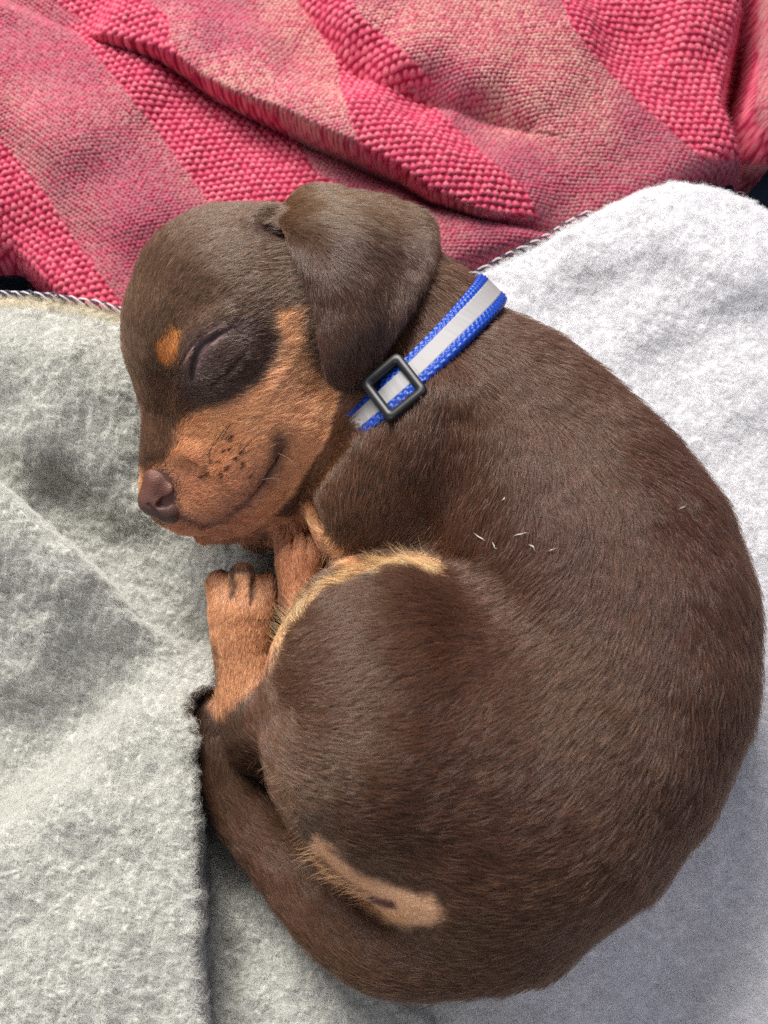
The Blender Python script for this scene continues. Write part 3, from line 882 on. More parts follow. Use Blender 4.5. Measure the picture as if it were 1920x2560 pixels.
stray('fringe', [(780, 2120), (850, 2190), (940, 2240)], 160, [(-.8, .3), (-.9, -.1), (-.9, -.2)], 0.006, s2l(230, 185, 140), 13)
stray('fringe', [(1080, 590), (1140, 640)], 60, [(.8, -.2), (.7, 0)], 0.009, s2l(150, 120, 90), 14)
stray('fringe', [(520, 1340), (640, 1350), (720, 1300), (800, 1200)], 120, [(.1, 1), (.2, 1), (.6, .8), (.8, .5)], 0.004, s2l(190, 130, 90), 15)
stray('fringe', [(820, 1370), (870, 1410), (900, 1412)], 90, [(-.2, .8), (-.2, 1), (0, 1)], 0.006, s2l(200, 150, 110), 16)

# ------------------------------------------------------------------ collar
cpts = [(1225, 722), (1180, 775), (1133, 829), (1085, 884), (996, 966), (916, 1022)]
hp = trace([a for a, _ in cpts], [b for _, b in cpts])
cc = P(1050, 890, 42); 
axis = P(1180, 1015, 42) - P(940, 780, 44)
e_line = P(1222, 722, 44) - P(908, 1030, 40); e_line /= np.linalg.norm(e_line)
upz = np.array((0, 0, 1.0))
# plane of the ring: holds the visible line and leans with the neck
mid = (hp[2] + hp[3]) / 2
nrm_ring = np.cross(e_line, (mid - cc)); nrm_ring /= np.linalg.norm(nrm_ring)
if nrm_ring @ axis < 0: nrm_ring = -nrm_ring
e1 = e_line; e2 = np.cross(nrm_ring, e1); 
if e2[2] < 0: e2 = -e2
print('ring normal', nrm_ring, 'e2', e2)
TH = np.linspace(0, 2 * math.pi, 261)[:-1]
rays_d = np.cos(TH)[:, None] * e1 + np.sin(TH)[:, None] * e2
rr = np.full(len(TH), 0.045)
def ring_sdf(p): return smin(group_sdf(p, 'torso', 0.012), group_sdf(p, 'neck', 0.01), 0.008)
for _ in range(50):
    rr = rr - ring_sdf((cc + rays_d * rr[:, None]).astype(F32)) * 0.8
rr = np.where(np.sin(TH) > -0.35, np.minimum(rr, 0.040), np.minimum(rr, 0.032))
ker = np.hanning(31); ker /= ker.sum()
rr = np.convolve(np.concatenate([rr[-20:], rr, rr[:20]]), ker, 'same')[20:-20]
ringp = cc + rays_d * (rr[:, None] + 0.0026)
ringp[:, 2] = np.maximum(ringp[:, 2], 0.004)
tg = np.roll(ringp, -1, 0) - np.roll(ringp, 1, 0); tg /= np.linalg.norm(tg, axis=1)[:, None]
gn = grad(ring_sdf, ringp.astype(F32))[1].astype(float)
for _ in range(12): gn = (np.roll(gn, 1, 0) + gn * 2 + np.roll(gn, -1, 0)); gn /= np.linalg.norm(gn, axis=1)[:, None]
wd = np.cross(tg, gn); wd /= np.linalg.norm(wd, axis=1)[:, None]
on = np.cross(wd, tg)
if (on * gn).sum() < 0: on = -on
arc = np.concatenate([[0], np.cumsum(np.linalg.norm(np.diff(ringp, axis=0), axis=1))])
HALF = 0.0058; STRIP = 0.0029
collar = empty('collar')
tag(collar, 'blue nylon dog collar with silver reflective stripe around the puppy neck', 'dog collar')
def resamp(n, s0=0.0, s1=1.0):
    s = np.linspace(s0, s1, n); k = s * (len(ringp))
    i = np.floor(k).astype(int) % len(ringp); j = (i + 1) % len(ringp); t = (k - np.floor(k))[:, None]
    f = lambda A: A[i] * (1 - t) + A[j] * t
    return f(ringp), f(on), f(wd)
# webbing, woven: rows of small ribs along the band
NS, NW = 1100, 30
rp, ro, rw = resamp(NS)
total = np.linalg.norm(np.diff(rp, axis=0), axis=1).sum()
s_arc = np.linspace(0, total, NS)[:, None]
wv = np.linspace(-1, 1, NW)[None]
lane = np.floor((wv * 0.5 + 0.5) * 9.999)
ribs = np.abs(np.sin(s_arc / 0.0021 * math.pi + lane * math.pi / 2)) ** 0.6
lanes = np.abs(np.sin((wv * 0.5 + 0.5) * 10 * math.pi)) ** 0.5
hgt = 0.00075 * ribs * lanes * (np.abs(wv * HALF) > STRIP * 0.9) + 0.0011 * (1 - np.abs(wv) ** 8)
edge_w = 1 + 0.018 * np.sin(s_arc / 0.0021 * 2 * math.pi)
topv = rp[:, None] + rw[:, None] * (wv * HALF * edge_w)[..., None] + ro[:, None] * hgt[..., None]
botv = rp[:, None] + rw[:, None] * (wv[:, ::-1] * HALF * edge_w)[..., None] - ro[:, None] * 0.0009
allv = np.concatenate([topv, botv], 1); m_ = 2 * NW
i_ = np.arange(NS - 1)[:, None] * m_; j_ = np.arange(m_)[None]; jn = (j_ + 1) % m_
cf = np.stack([i_ + j_, i_ + jn, i_ + m_ + jn, i_ + m_ + j_], -1).reshape(-1, 4)
web = mesh_obj('webbing', allv.reshape(-1, 3), cf, M_WEB, collar)
# reflective strip sewn on the middle, with faint creases
NS2, NW2 = 900, 12
rp, ro, rw = resamp(NS2)
s_arc = np.linspace(0, total, NS2)
wr = noise(np.stack([s_arc, s_arc * 0, s_arc * 0], 1), 900.0) * 0.00014
wv = np.linspace(-1, 1, NW2)[None]
crs = (wr[:, None] * (1 - 0.4 * wv ** 2)) + 0.0015
topv = rp[:, None] + rw[:, None] * (wv * STRIP)[..., None] + ro[:, None] * crs[..., None]
botv = rp[:, None] + rw[:, None] * (wv[:, ::-1] * STRIP)[..., None] + ro[:, None] * 0.0005
allv = np.concatenate([topv, botv], 1); m_ = 2 * NW2
i_ = np.arange(NS2 - 1)[:, None] * m_; j_ = np.arange(m_)[None]; jn = (j_ + 1) % m_
cf = np.stack([i_ + j_, i_ + jn, i_ + m_ + jn, i_ + m_ + j_], -1).reshape(-1, 4)
mesh_obj('reflective_stripe', allv.reshape(-1, 3), cf, M_REFL, collar)
# slide buckle: rounded square frame
kb = int(np.argmin(np.linalg.norm(np.stack([project(ringp)[0] - 990, project(ringp)[1] - 967], 1), axis=1) + (ringp[:, 2] < 0.04) * 1e4))
bo = on[kb] * 0.8 + np.array((0.05, -0.05, 0.3)); bo /= np.linalg.norm(bo)
bt = tg[kb] - (tg[kb] @ bo) * bo; bt /= np.linalg.norm(bt); bw = np.cross(bo, bt)
bw = bw if bw[0] > 0 else -bw
bc = ringp[kb] + on[kb] * 0.0016 + bw * 0.0006
def rrect(a, b, r, n=8):
    out = []
    for cx, cy, a0 in ((a - r, b - r, 0), (-a + r, b - r, 90), (-a + r, -b + r, 180), (a - r, -b + r, 270)):
        for k in range(n + 1):
            t = math.radians(a0 + 90 * k / n); out.append((cx + r * math.cos(t), cy + r * math.sin(t)))
    return out
A_, B_ = 0.0072, 0.0081
prof = [(0.0, 0.0004), (0.0, 0.0022), (0.0004, 0.0029), (0.0020, 0.0027), (0.0027, 0.0020), (0.0027, 0.0004), (0.0022, -0.0002), (0.0004, -0.0002)]
vs, fs = [], []
rings = []
for ins, z in prof:
    for (x_, y_) in rrect(A_ - ins, B_ - ins, 0.0021 - ins * 0.5):
        bend = -0.06 * (x_ / A_) ** 2 * 0.004
        vs.append(bc + bt * x_ + bw * y_ + bo * (z - 0.0006 + bend))
nr_ = 36
for i in range(len(prof)):
    for k in range(nr_):
        a = i * nr_ + k; b2 = i * nr_ + (k + 1) % nr_; c2 = ((i + 1) % len(prof)) * nr_ + (k + 1) % nr_; d2 = ((i + 1) % len(prof)) * nr_ + k
        fs.append((a, b2, c2, d2))
bk = mesh_obj('slide_buckle', vs, fs, M_PLASTIC, collar)

# ------------------------------------------------------------------ fleece blanket
def G2(px, py, h=8): q = P(px, py, h); return (q[0], q[1])
EDGE = [(-500, 700), (-250, 720), (0, 748), (150, 762), (320, 792), (600, 800), (900, 760), (1120, 690), (1190, 668), (1270, 630), (1380, 578), (1500, 530), (1600, 492), (1680, 474), (1780, 486), (1850, 510), (1920, 545), (2050, 620), (2400, 800)]
def fields(X, Y):
    A = [(-200, 700, 14), (0, 760, 18), (150, 780, 19), (320, 800, 18), (0, 850, 27), (150, 880, 30), (280, 930, 25), (100, 1020, 24), (260, 1100, 18), (330, 1230, 9), (0, 1080, 15), (430, 1380, 0), (300, 1400, -7), (150, 1290, -6), (0, 1180, -5), (-200, 1000, 8),
         (480, 1480, 1), (500, 1600, 0), (380, 1480, -4), (400, 1560, -3), (700, 1200, 0), (600, 900, 6), (800, 800, 2), (220, 1370, -7), (600, 1380, -3)]
    B = [(-200, 1150, 20), (0, 1280, 31), (150, 1410, 32), (280, 1540, 26), (100, 1560, 18), (-200, 1500, 16), (200, 1690, 2), (50, 1820, -7), (-200, 1950, -6), (120, 1870, -11), (0, 1950, -11), (230, 1780, -9), (320, 1640, 8), (300, 1720, 2), (60, 1650, 8),
         (300, 1850, 22), (150, 2030, 26), (0, 2150, 28), (-200, 2250, 28), (400, 1760, 22), (460, 1860, 24), (450, 2050, 25), (300, 2150, 22), (300, 2300, 26), (450, 2350, 24), (450, 2560, 22), (100, 2500, 27), (200, 2700, 24), (440, 1660, 12), (500, 1600, 6)]
    C = [(540, 2000, -7), (545, 2200, -7), (550, 2400, -6), (620, 2100, 0), (640, 2300, 1), (660, 2500, 3), (750, 2480, 4), (900, 2520, 5), (1000, 2600, 4), (600, 1900, -4), (1000, 1700, -2), (1300, 1200, -1), (1000, 900, 1), (1500, 1700, -2), (1200, 2200, -2),
         (1150, 690, 8), (1300, 690, 11), (1300, 640, 10), (1500, 600, 17), (1680, 530, 21), (1850, 600, 20), (2100, 700, 15), (1600, 750, 12), (1450, 780, 7), (1700, 950, 6), (1850, 900, 9), (1900, 1200, 4), (1950, 1600, 2), (1900, 2000, 3), (1780, 2200, 7), (1650, 2380, 4), (1500, 2500, 6), (1350, 2540, 2), (1900, 2500, 10), (2200, 1500, 6),
         (1150, 2540, 0), (1600, 2700, 4), (1000, 2560, 0), (900, 2440, 4)]
    def shep(L, p=1.7):
        num = np.zeros(X.shape); den = np.zeros(X.shape)
        for px, py, h in L:
            gx, gy = G2(px, py, h)
            w = 1 / ((X - gx) ** 2 + (Y - gy) ** 2 + 1.7e-4) ** (p + 0.6)
            num += w * h; den += w
        return num / den
    return shep(A), shep(B), shep(C)
V1 = [(-600, 1000), (-200, 1120), (0, 1215), (80, 1285), (150, 1345), (228, 1412), (285, 1480), (335, 1540), (420, 1580), (540, 1600)]
FLAP = [(640, 1200), (560, 1400), (540, 1620), (528, 1712), (484, 1752), (482, 1795), (494, 1860), (499, 1990), (507, 2100), (503, 2208), (503, 2381), (514, 2560), (520, 2900)]
SMALL = [(820, 2385), (906, 2446), (984, 2508), (1062, 2560), (1200, 2700)]
def fleece_h(X, Y):
    A, B, C = fields(X, Y)
    n1 = noise(np.stack([X.ravel(), Y.ravel(), X.ravel() * 0], 1), 160.0).reshape(X.shape) * 0.0007
    n2 = noise(np.stack([X.ravel(), Y.ravel(), X.ravel() * 0], 1), 420.0, 4).reshape(X.shape) * 0.0005
    w = n1 * 1.2 + n2 * 1.4
    d, s, _ = poly_dist(X, Y, [G2(a, b, 14) for a, b in V1]); sd = -d * s + w
    tB = smooth01(0.5 - (sd + 0.002) / 0.0036)
    global OVB
    OVB = 0.0042 * tB * np.exp(-np.maximum(-sd, 0) / 0.006) * smooth01((G2(470, 1500)[0] - X) / 0.02)
    L = A * (1 - tB) + B * tB
    d, s, _ = poly_dist(X, Y, [(q[0] - 0.0034 * float(smooth01(np.array((b_ - 1700) / 150))), q[1]) for q, b_ in ((G2(a, b, 16), b) for a, b in FLAP)]); sd = -d * s + w
    tL = smooth01(0.5 - sd / 0.0022)
    z = C * (1 - tL) + L * tL
    global OVER
    OVER = 0.0046 * tL * np.exp(-np.maximum(-sd, 0) / 0.005) * smooth01((G2(500, 1740)[1] - Y) / 0.016)
    lip = np.exp(-((sd + 0.0035) / 0.0032) ** 2) * 1.5 * (tL > 0.2) * smooth01((-Y + G2(500, 1700)[1]) / 0.01)
    z = z + lip
    d, s, _ = poly_dist(X, Y, [G2(a, b, 4) for a, b in SMALL]); sd = -d * s + w
    z = z - 3.5 * smooth01(sd / 0.002 + 0.5) * np.exp(-np.maximum(sd, 0) / 0.012) * smooth01((G2(800, 2350)[1] - Y) / 0.008) * smooth01((X - G2(780, 2300)[0]) / 0.008)
    return z * 0.001
# signs: make sure + is right of FLAP / below V1 as intended
def sgn_at(line, px, py, h):
    x, y = G2(px, py, h); d, s, _ = poly_dist(np.array([x]), np.array([y]), [G2(a, b, h) for a, b in line]); return s[0]
print('signs', sgn_at(V1, 100, 1100, 14), sgn_at(V1, 50, 1500, 14), sgn_at(FLAP, 300, 2100, 16), sgn_at(FLAP, 700, 2100, 16), sgn_at(SMALL, 800, 2500, 4), sgn_at(SMALL, 1100, 2450, 4))
NX, NY = 860, 820
exs = np.array([G2(a, b, 14)[0] for a, b in EDGE]); eys = np.array([G2(a, b, 14)[1] for a, b in EDGE])
x0, x1, yb = -0.205, 0.205, -0.235
xs = np.linspace(x0, x1, NX)
ys_edge = np.interp(xs, exs, eys)
k7 = np.hanning(25); k7 /= k7.sum()
ys_edge = np.convolve(np.pad(ys_edge, 12, mode='edge'), k7, 'valid')
vt = np.linspace(0, 1, NY)
X = np.broadcast_to(xs[None], (NY, NX)).copy()
Y = yb + (ys_edge[None] - yb) * vt[:, None]
Z = fleece_h(X, Y)
X = X + OVER + 0.6 * OVB; Y = Y + 0.8 * OVB
flat = np.stack([X.ravel(), Y.ravel(), Z.ravel() * 0], 1)
def nap(flat):
    """tufted pile: small irregular clumps"""
    a = noise(flat, 330.0, 1); b = noise(flat + np.stack([a, -a, a * 0], 1) * 0.0012, 620.0, 2); c = noise(flat, 1300.0, 3)
    t = smooth01((flat[:, 0] + 0.25 * flat[:, 1] + 0.045) / 0.07)
    return (a * 0.0006 + np.abs(b) * 0.0014 + c * 0.0003) * (1 - 0.62 * t)
Z = Z + nap(flat).reshape(Z.shape)
# the hem rolls under at the far edge
rem = (ys_edge[None] - Y)
Z = Z - 0.0035 * np.exp(-rem / 0.0012)
# the puppy's weight: the pile is pressed just under the body
pb = np.stack([X.ravel(), Y.ravel(), Z.ravel()], 1).astype(F32)
db = np.full(len(pb), 1.0, F32)
selm = (np.abs(pb[:, 0]) < 0.15)
db[selm] = base_sdf(pb[selm])
for _ in range(2):
    push = np.clip(-(db - 0.0006), 0, 0.012)
    pb[:, 2] -= push
    db[selm] = base_sdf(pb[selm])
Z = pb[:, 2].reshape(Z.shape).astype(float)
def vnormals(X, Y, Z):
    A = np.stack([X, Y, Z], -1); gu = np.gradient(A, axis=1); gv = np.gradient(A, axis=0)
    n = np.cross(gu, gv); return n / np.linalg.norm(n, axis=2)[..., None]
fl_n = vnormals(X, Y, Z)
fleece = empty('fleece_blanket')
tag(fleece, 'pale grey white fleece blanket rumpled under the sleeping puppy', 'blanket')
fvt = np.stack([X, Y, Z], -1).reshape(-1, 3)
fvt[:, 0] += noise(fvt, 380.0, 81) * 0.0008
fvt[:, 1] += (noise(fvt, 380.0, 83) * 0.0006).reshape(NY, NX)[:, :].ravel() * (np.arange(len(fvt)) < (NY - 3) * NX)
# thickness: an underside and a closed border
und = fvt[-NX:] + np.array((0, -0.0005, -0.006))
fv_all = np.concatenate([fvt, und]); ff = grid_faces(NY, NX)
top_i = (NY - 1) * NX + np.arange(NX); un_i = NY * NX + np.arange(NX)
hem = np.stack([top_i[:-1], top_i[1:], un_i[1:], un_i[:-1]], 1)
cloth = mesh_obj('cloth', fv_all, np.concatenate([ff, hem]), M_FLEECE, fleece)

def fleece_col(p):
    # left end greyer than the right: its shading is put into the colour
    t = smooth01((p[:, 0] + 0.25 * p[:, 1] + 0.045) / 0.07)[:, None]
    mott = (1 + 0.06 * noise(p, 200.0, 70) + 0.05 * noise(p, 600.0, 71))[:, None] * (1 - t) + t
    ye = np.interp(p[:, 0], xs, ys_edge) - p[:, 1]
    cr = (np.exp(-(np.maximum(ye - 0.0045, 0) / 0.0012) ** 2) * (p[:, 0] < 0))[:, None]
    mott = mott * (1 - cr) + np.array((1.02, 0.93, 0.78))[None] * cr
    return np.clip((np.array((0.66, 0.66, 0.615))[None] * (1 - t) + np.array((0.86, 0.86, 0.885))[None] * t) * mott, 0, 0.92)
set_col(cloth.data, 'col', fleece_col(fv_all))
def pile(name, count, length, rad, seed):
    r = np.random.default_rng(seed)
    PT = fvt.reshape(NY, NX, 3)
    qa = np.linalg.norm(np.cross(PT[1:, :-1] - PT[:-1, :-1], PT[:-1, 1:] - PT[:-1, :-1]), axis=2).ravel()
    qx, qy = project(PT[:-1, :-1].reshape(-1, 3))
    qa = qa * ((qx > -60) & (qx < 1980) & (qy > 380) & (qy < 2620))
    cq = np.cumsum(qa); pick = np.searchsorted(cq, r.random(count) * cq[-1])
    j, i = np.divmod(np.minimum(pick, len(qa) - 1), NX - 1); tu = r.random((count, 1)); tv = r.random((count, 1))
    p = PT[j, i] * (1 - tu) * (1 - tv) + PT[j, i + 1] * tu * (1 - tv) + PT[j + 1, i] * (1 - tu) * tv + PT[j + 1, i + 1] * tu * tv
    n = fl_n[j, i]
    x, y = project(p)
    ins = (x > -60) & (x < 1980) & (y > 380) & (y < 2620)
    b = base_sdf(p.astype(F32)) > 0.0005
    hid = ins & b
    p, n = p[hid], n[hid]; N = len(p)
    a = noise(p, 240.0, 40) * 4 + noise(p, 700.0, 44) * 2.4 + r.normal(0, 1.1, N)
    D = np.stack([np.cos(a), np.sin(a), np.zeros(N)], 1); D -= np.einsum('ij,ij->i', D, n)[:, None] * n
    D /= np.linalg.norm(D, axis=1)[:, None]
    S = np.cross(n, D)
    L = length * (0.5 + 0.9 * r.random(N)) * (1 + 0.4 * noise(p, 500.0, 50))
    T = np.linspace(0, 1, 5)
    curl = r.normal(0, 0.5, N); lf = 0.55 + 0.3 * r.random(N)
    pts = p[:, None] + D[:, None] * (L[:, None] * T)[..., None] + n[:, None] * ((L * lf)[:, None] * (T - 0.35 * T * T))[..., None] + S[:, None] * ((L * curl)[:, None] * np.sin(T * 2.6 + 0.1)[None])[..., None]
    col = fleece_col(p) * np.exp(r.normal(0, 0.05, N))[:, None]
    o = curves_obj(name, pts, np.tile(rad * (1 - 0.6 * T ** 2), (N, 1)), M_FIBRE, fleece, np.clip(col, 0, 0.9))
    o['kind'] = 'stuff'
pile('pile', 900000, 0.0018, 0.000026, 21)

# overlocked hem: dark and light threads looping over the far edge
hx0, hx1 = P(-120, 740, 12)[0], P(340, 790, 12)[0]
def hem_run(xa, xb, pitch, seed):
    r = np.random.default_rng(seed)
    x = xa; k = 0
    while x < xb:
        i = np.searchsorted(xs, x); i = min(max(i, 2), NX - 3)
        y = ys_edge[i]; z = fvt.reshape(NY, NX, 3)[-6, i, 2]
        sl = (ys_edge[i + 2] - ys_edge[i - 2]) / (xs[i + 2] - xs[i - 2])
        pts = []
        for s in np.linspace(0, 1, 7):
            ww = math.sin(s * math.pi)
            xx_ = x + (s - 0.15) * pitch * 1.5
            pts.append((xx_, y + sl * (xx_ - x) + 0.0009 - 0.0022 * s + 0.0007 * ww + r.normal(0, .00012), z + 0.0004 + 0.0013 * ww + r.normal(0, .0001)))
        tube('edge_stitch', pts, [0.00026, 0.00036, 0.00026], M_THREAD_D if k % 2 == 0 else M_THREAD_L, fleece, 6, 12)
        x += pitch * 0.5; k += 1
hem_run(hx0, hx1, 0.0042, 1)
hem_run(P(1120, 690, 10)[0], P(1450, 550, 14)[0], 0.0045, 2)

# ------------------------------------------------------------------ knitted blanket
def K2(px, py, h=15): q = P(px, py, h); return (q[0], q[1])
CA = [(-300, -80), (-60, -20), (90, 36), (260, 95), (386, 132), (458, 165), (518, 205), (591, 241), (675, 271), (771, 319), (874, 362), (1000, 425), (1076, 474), (1191, 515), (1307, 538), (1400, 556), (1500, 600)]
CB = [(600, -160), (720, -60), (800, 40), (860, 130), (950, 190), (1075, 228), (1209, 262), (1330, 300)]
CE = [(1905, -200), (1910, 0), (1890, 120), (1870, 230), (1900, 300), (1990, 420)]
BOT = [(-500, 520), (-150, 600), (0, 596), (50, 655), (120, 728), (300, 880), (700, 850), (1050, 720), (1180, 655), (1300, 618), (1450, 580), (1600, 496), (1750, 432), (1920, 366), (2200, 280), (2500, 260)]
bxs = np.array([K2(a, b)[0] for a, b in BOT]); bys = np.array([K2(a, b)[1] for a, b in BOT])
GX, GY = 1010, 620
kx = np.linspace(-0.205, 0.215, GX)
kyb = np.interp(kx, bxs, bys); kyb = np.convolve(np.pad(kyb, 12, mode='edge'), k7, 'valid')
KTOP = 0.245
kv = np.linspace(0, 1, GY)
KX = np.broadcast_to(kx[None], (GY, GX)).copy(); KY = kyb[None] + (KTOP - kyb[None]) * kv[:, None]
def knit_h(X, Y):
    KP = [(-200, 300, 10), (0, 200, 20), (0, 450, 12), (0, 620, 6), (150, 300, 22), (300, 500, 14), (200, 650, 8), (300, 220, 18), (450, 330, 12), (600, 450, 10), (520, 280, 8), (700, 350, 6), (900, 450, 6), (1000, 520, 9), (1100, 600, 14), (400, 700, 5), (900, 650, 5),
          (0, -100, 22), (-100, 60, 16)]
    KU = [(300, -150, 16), (200, 0, 16), (350, 40, 26), (450, 90, 27), (600, 100, 24), (600, 160, 26), (750, 240, 28), (700, 40, 14), (780, 120, 12), (880, 280, 27), (850, 180, 14), (980, 310, 26), (1000, 370, 26), (1100, 420, 25), (1200, 470, 22), (1320, 500, 18), (1050, 270, 13), (1200, 320, 13), (1400, 400, 16),
          (900, 20, 26), (1050, 110, 28), (1200, 150, 26), (1000, -100, 24), (1350, 180, 22), (1400, 50, 24), (1500, 300, 18), (1600, 450, 14), (1500, 520, 12), (1600, 120, 10), (1550, 0, 14), (1700, 200, 14), (1750, 50, 20), (1800, 300, 16), (1850, 380, 14), (1700, 400, 15), (1820, 150, 12), (1400, 560, 8), (1750, -100, 20), (2000, 350, 14)]
    def shep(L, p=1.8):
        num = np.zeros(X.shape); den = np.zeros(X.shape)
        for px, py, h in L:
            gx, gy = K2(px, py, h); w = 1 / ((X - gx) ** 2 + (Y - gy) ** 2 + 1.6e-4) ** (p + 0.6)
            num += w * h; den += w
        return num / den
    lo_, up_ = shep(KP), shep(KU)
    d, s, _ = poly_dist(X, Y, [(q[0] + 0.5 * 0.0045, q[1] + 0.87 * 0.0045) for q in (K2(a, b, 20) for a, b in CA)]); sd = -d * s
    t = smooth01(0.5 + sd / 0.0048)
    # the roll lies over the lower fabric: steep foot, round shoulder
    z = lo_ * (1 - t) + (up_ - 4.0 * np.exp(-np.maximum(sd, 0) / 0.004)) * t - 5 * np.exp(-(sd / 0.004) ** 2) * (1 - t)
    d, s, _ = poly_dist(X, Y, [K2(a, b, 20) for a, b in CB]); sb = -d * s
    z = z - 5.5 * np.exp(-np.abs(sb) / 0.006) * (sb < 0) - 5.5 * np.exp(-sb / 0.0035) * (sb >= 0)
    d, s, _ = poly_dist(X, Y, [K2(a, b, 20) for a, b in CE]); se = -d * s
    z = z - 26 * np.exp(-(se / 0.0050) ** 2) + 5 * smooth01(se / 0.006) * (X > K2(1800, 200)[0])
    # soft secondary folds
    f1 = np.sin((X * 0.5 - Y * 0.86) * 95)
    z = z + f1 * 0.3
    global ROLL
    ROLL = 0.0085 * t * np.exp(-np.maximum(sd, 0) / 0.008) * smooth01((X - K2(60, 30)[0]) / 0.04) * smooth01((K2(1420, 550)[0] - X) / 0.03) 
    return z * 0.001
print('knit signs', sgn_at(CA, 700, 100, 20), sgn_at(CA, 300, 400, 20), sgn_at(CB, 1050, 100, 20), sgn_at(CE, 1915, 200, 20), sgn_at(CE, 1700, 200, 20))
KZ = knit_h(KX, KY)
rem = KY - kyb[None]
KX = KX - 0.5 * ROLL; KY = KY - 0.87 * ROLL
KZ = KZ - 0.018 * np.exp(-rem / 0.0026)
# stripes are placed by outlines on the cloth
KH = project(np.stack([KX, KY, KZ], -1).reshape(-1, 3))
hx, hy = KH
wob = noise(np.stack([KX.ravel(), KY.ravel(), KX.ravel() * 0], 1), 250.0) * 6
S1 = [(-700, 100), (-100, 250), (0, 345), (45, 400), (110, 480), (180, 590), (260, 700), (350, 830), (350, 1000), (-700, 1000)]
S2 = [(90, -50), (140, -50), (270, -80), (330, 10), (410, 60), (430, 110), (330, 175), (320, 100), (170, 60)]
S2b = [(170, 60), (290, 60), (440, 120), (480, 175), (560, 220), (690, 290), (740, 350), (790, 430), (870, 480), (600, 640), (520, 500), (430, 380), (330, 250), (250, 150)]
S2c = [(230, -80), (330, -20), (420, 40), (430, 90), (400, 130), (260, 90), (130, 0), (100, -80)]
S3 = [(700, -100), (830, -100), (900, 40), (1000, 120), (1090, 210), (1000, 215), (1080, 260), (1200, 380), (1310, 470), (1345, 540), (1280, 545), (1080, 480), (960, 410), (900, 375), (860, 250), (840, 150), (770, 40)]
S4 = [(1370, -100), (1900, -100), (1890, 300), (2000, 420), (1750, 395), (1700, 350), (1610, 270), (1500, 160), (1430, 70)]
pink = np.full(len(hx), -1e9)
for S_ in (S1, S2b, S2c, S3, S4): pink = np.maximum(pink, poly_in(hx + wob, hy + wob, S_))
pk = smooth01(pink / 8 + 0.5).reshape(KX.shape)
# rows of stitches follow the cloth, bending slowly from left to right
ang = np.radians(17) - (KX + 0.12) * 1.6
bend = 0.5 * (KX + 0.12) ** 2 * 1.6
U = KX + 0.25 * KY
V = KY - math.tan(math.radians(17)) * (KX + 0.12) + bend
U2 = U + noise(np.stack([KX.ravel(), KY.ravel(), KX.ravel() * 0], 1), 60.0, 6).reshape(KX.shape) * 0.0008
V2 = V + noise(np.stack([KX.ravel(), KY.ravel(), KX.ravel() * 0], 1), 60.0, 9).reshape(KX.shape) * 0.0008
def stitches(pu, pv, ex=1.0):
    r_ = V2 / pv; ri = np.floor(r_); rf = r_ - ri - 0.5
    c_ = U2 / pu + 0.5 * (ri % 2); ci = np.floor(c_); cf_ = c_ - ci - 0.5
    jr = lambda k: _perm[(ci.astype(int) * 11 + k) & 63, (ri.astype(int) * 5 + k * 3) & 63, ((ci * 3 + ri).astype(int)) & 63] - 0.5
    cf_ = cf_ + jr(1) * 0.22; rf = rf + jr(2) * 0.22; cf_ = cf_ * (1 + jr(3) * 0.3); rf = rf * (1 + jr(4) * 0.3)
    # a purl bump: plump oval, bowed like a little arch
    rf2 = rf + 0.28 * (cf_ * 2) ** 2 - 0.07
    q = (cf_ / 0.50) ** 2 + (rf2 / 0.47) ** 2
    h = np.sqrt(np.clip(1 - q, 0, 1))
    rnd = _perm[(ci.astype(int) * 7) & 63, (ri.astype(int) * 13) & 63, ((ci + ri).astype(int)) & 63]
    return h, rnd, ri
hp_, rp_, rip = stitches(0.0028, 0.0026)
hs_, rs_, ris = stitches(0.0018, 0.00125)
fib = noise(np.stack([U2.ravel() * 3, V2.ravel(), KX.ravel() * 0], 1), 1500.0).reshape(KX.shape)
relief = pk * hp_ * 0.00105 * (0.8 + 0.4 * rp_) + (1 - pk) * hs_ * 0.00065 * (0.75 + 0.5 * rs_) + fib * 0.00008
KN = vnormals(KX, KY, KZ)
relief = relief * np.clip(KN[..., 2], 0, 1) ** 1.6
KP3 = np.stack([KX, KY, KZ], -1) + KN * relief[..., None]
PK1, PK2, PKD = s2l(198, 50, 92), s2l(228, 136, 148), s2l(150, 22, 58)
SA1, SA2, SAD = s2l(208, 152, 144), s2l(180, 110, 122), s2l(146, 46, 74)
cp = PK1 * (1 - rp_[..., None] * .35) + PK2 * (rp_[..., None] * .35)
hh = smooth01((hp_ - 0.55) / 0.45)[..., None] * (0.55 + 0.3 * rp_[..., None])
cp = cp * (1 - hh * 0.75) + PK2 * hh * 0.75                    # highlights on the stitch tops, painted into the yarn colour
cp = cp * smooth01(hp_ * 2.5)[..., None] + PKD * (1 - smooth01(hp_ * 2.5))[..., None]
mixr = smooth01(noise(np.stack([KX.ravel(), KY.ravel(), KX.ravel() * 0], 1), 38.0, 12).reshape(KX.shape) * 1.1 + 0.45)[..., None]
dep = smooth01(((hy - 150) / 520).reshape(KX.shape))[..., None] * 0.7  # mauve shadow tint painted into the lower salmon yarn
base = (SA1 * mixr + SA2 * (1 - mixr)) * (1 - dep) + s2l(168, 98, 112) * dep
pinkish = ((rs_ > 0.72) | (_perm[ris.astype(int) & 63, 3, 5] > 0.86))[..., None] * 0.55
base = base * (1 - pinkish) + s2l(204, 80, 112) * pinkish
cs = base * smooth01(hs_ * 2.2)[..., None] + SAD * (1 - smooth01(hs_ * 2.2))[..., None]
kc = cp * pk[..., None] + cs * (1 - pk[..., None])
kc = kc * 0.9 * (1 + 0.12 * fib[..., None])
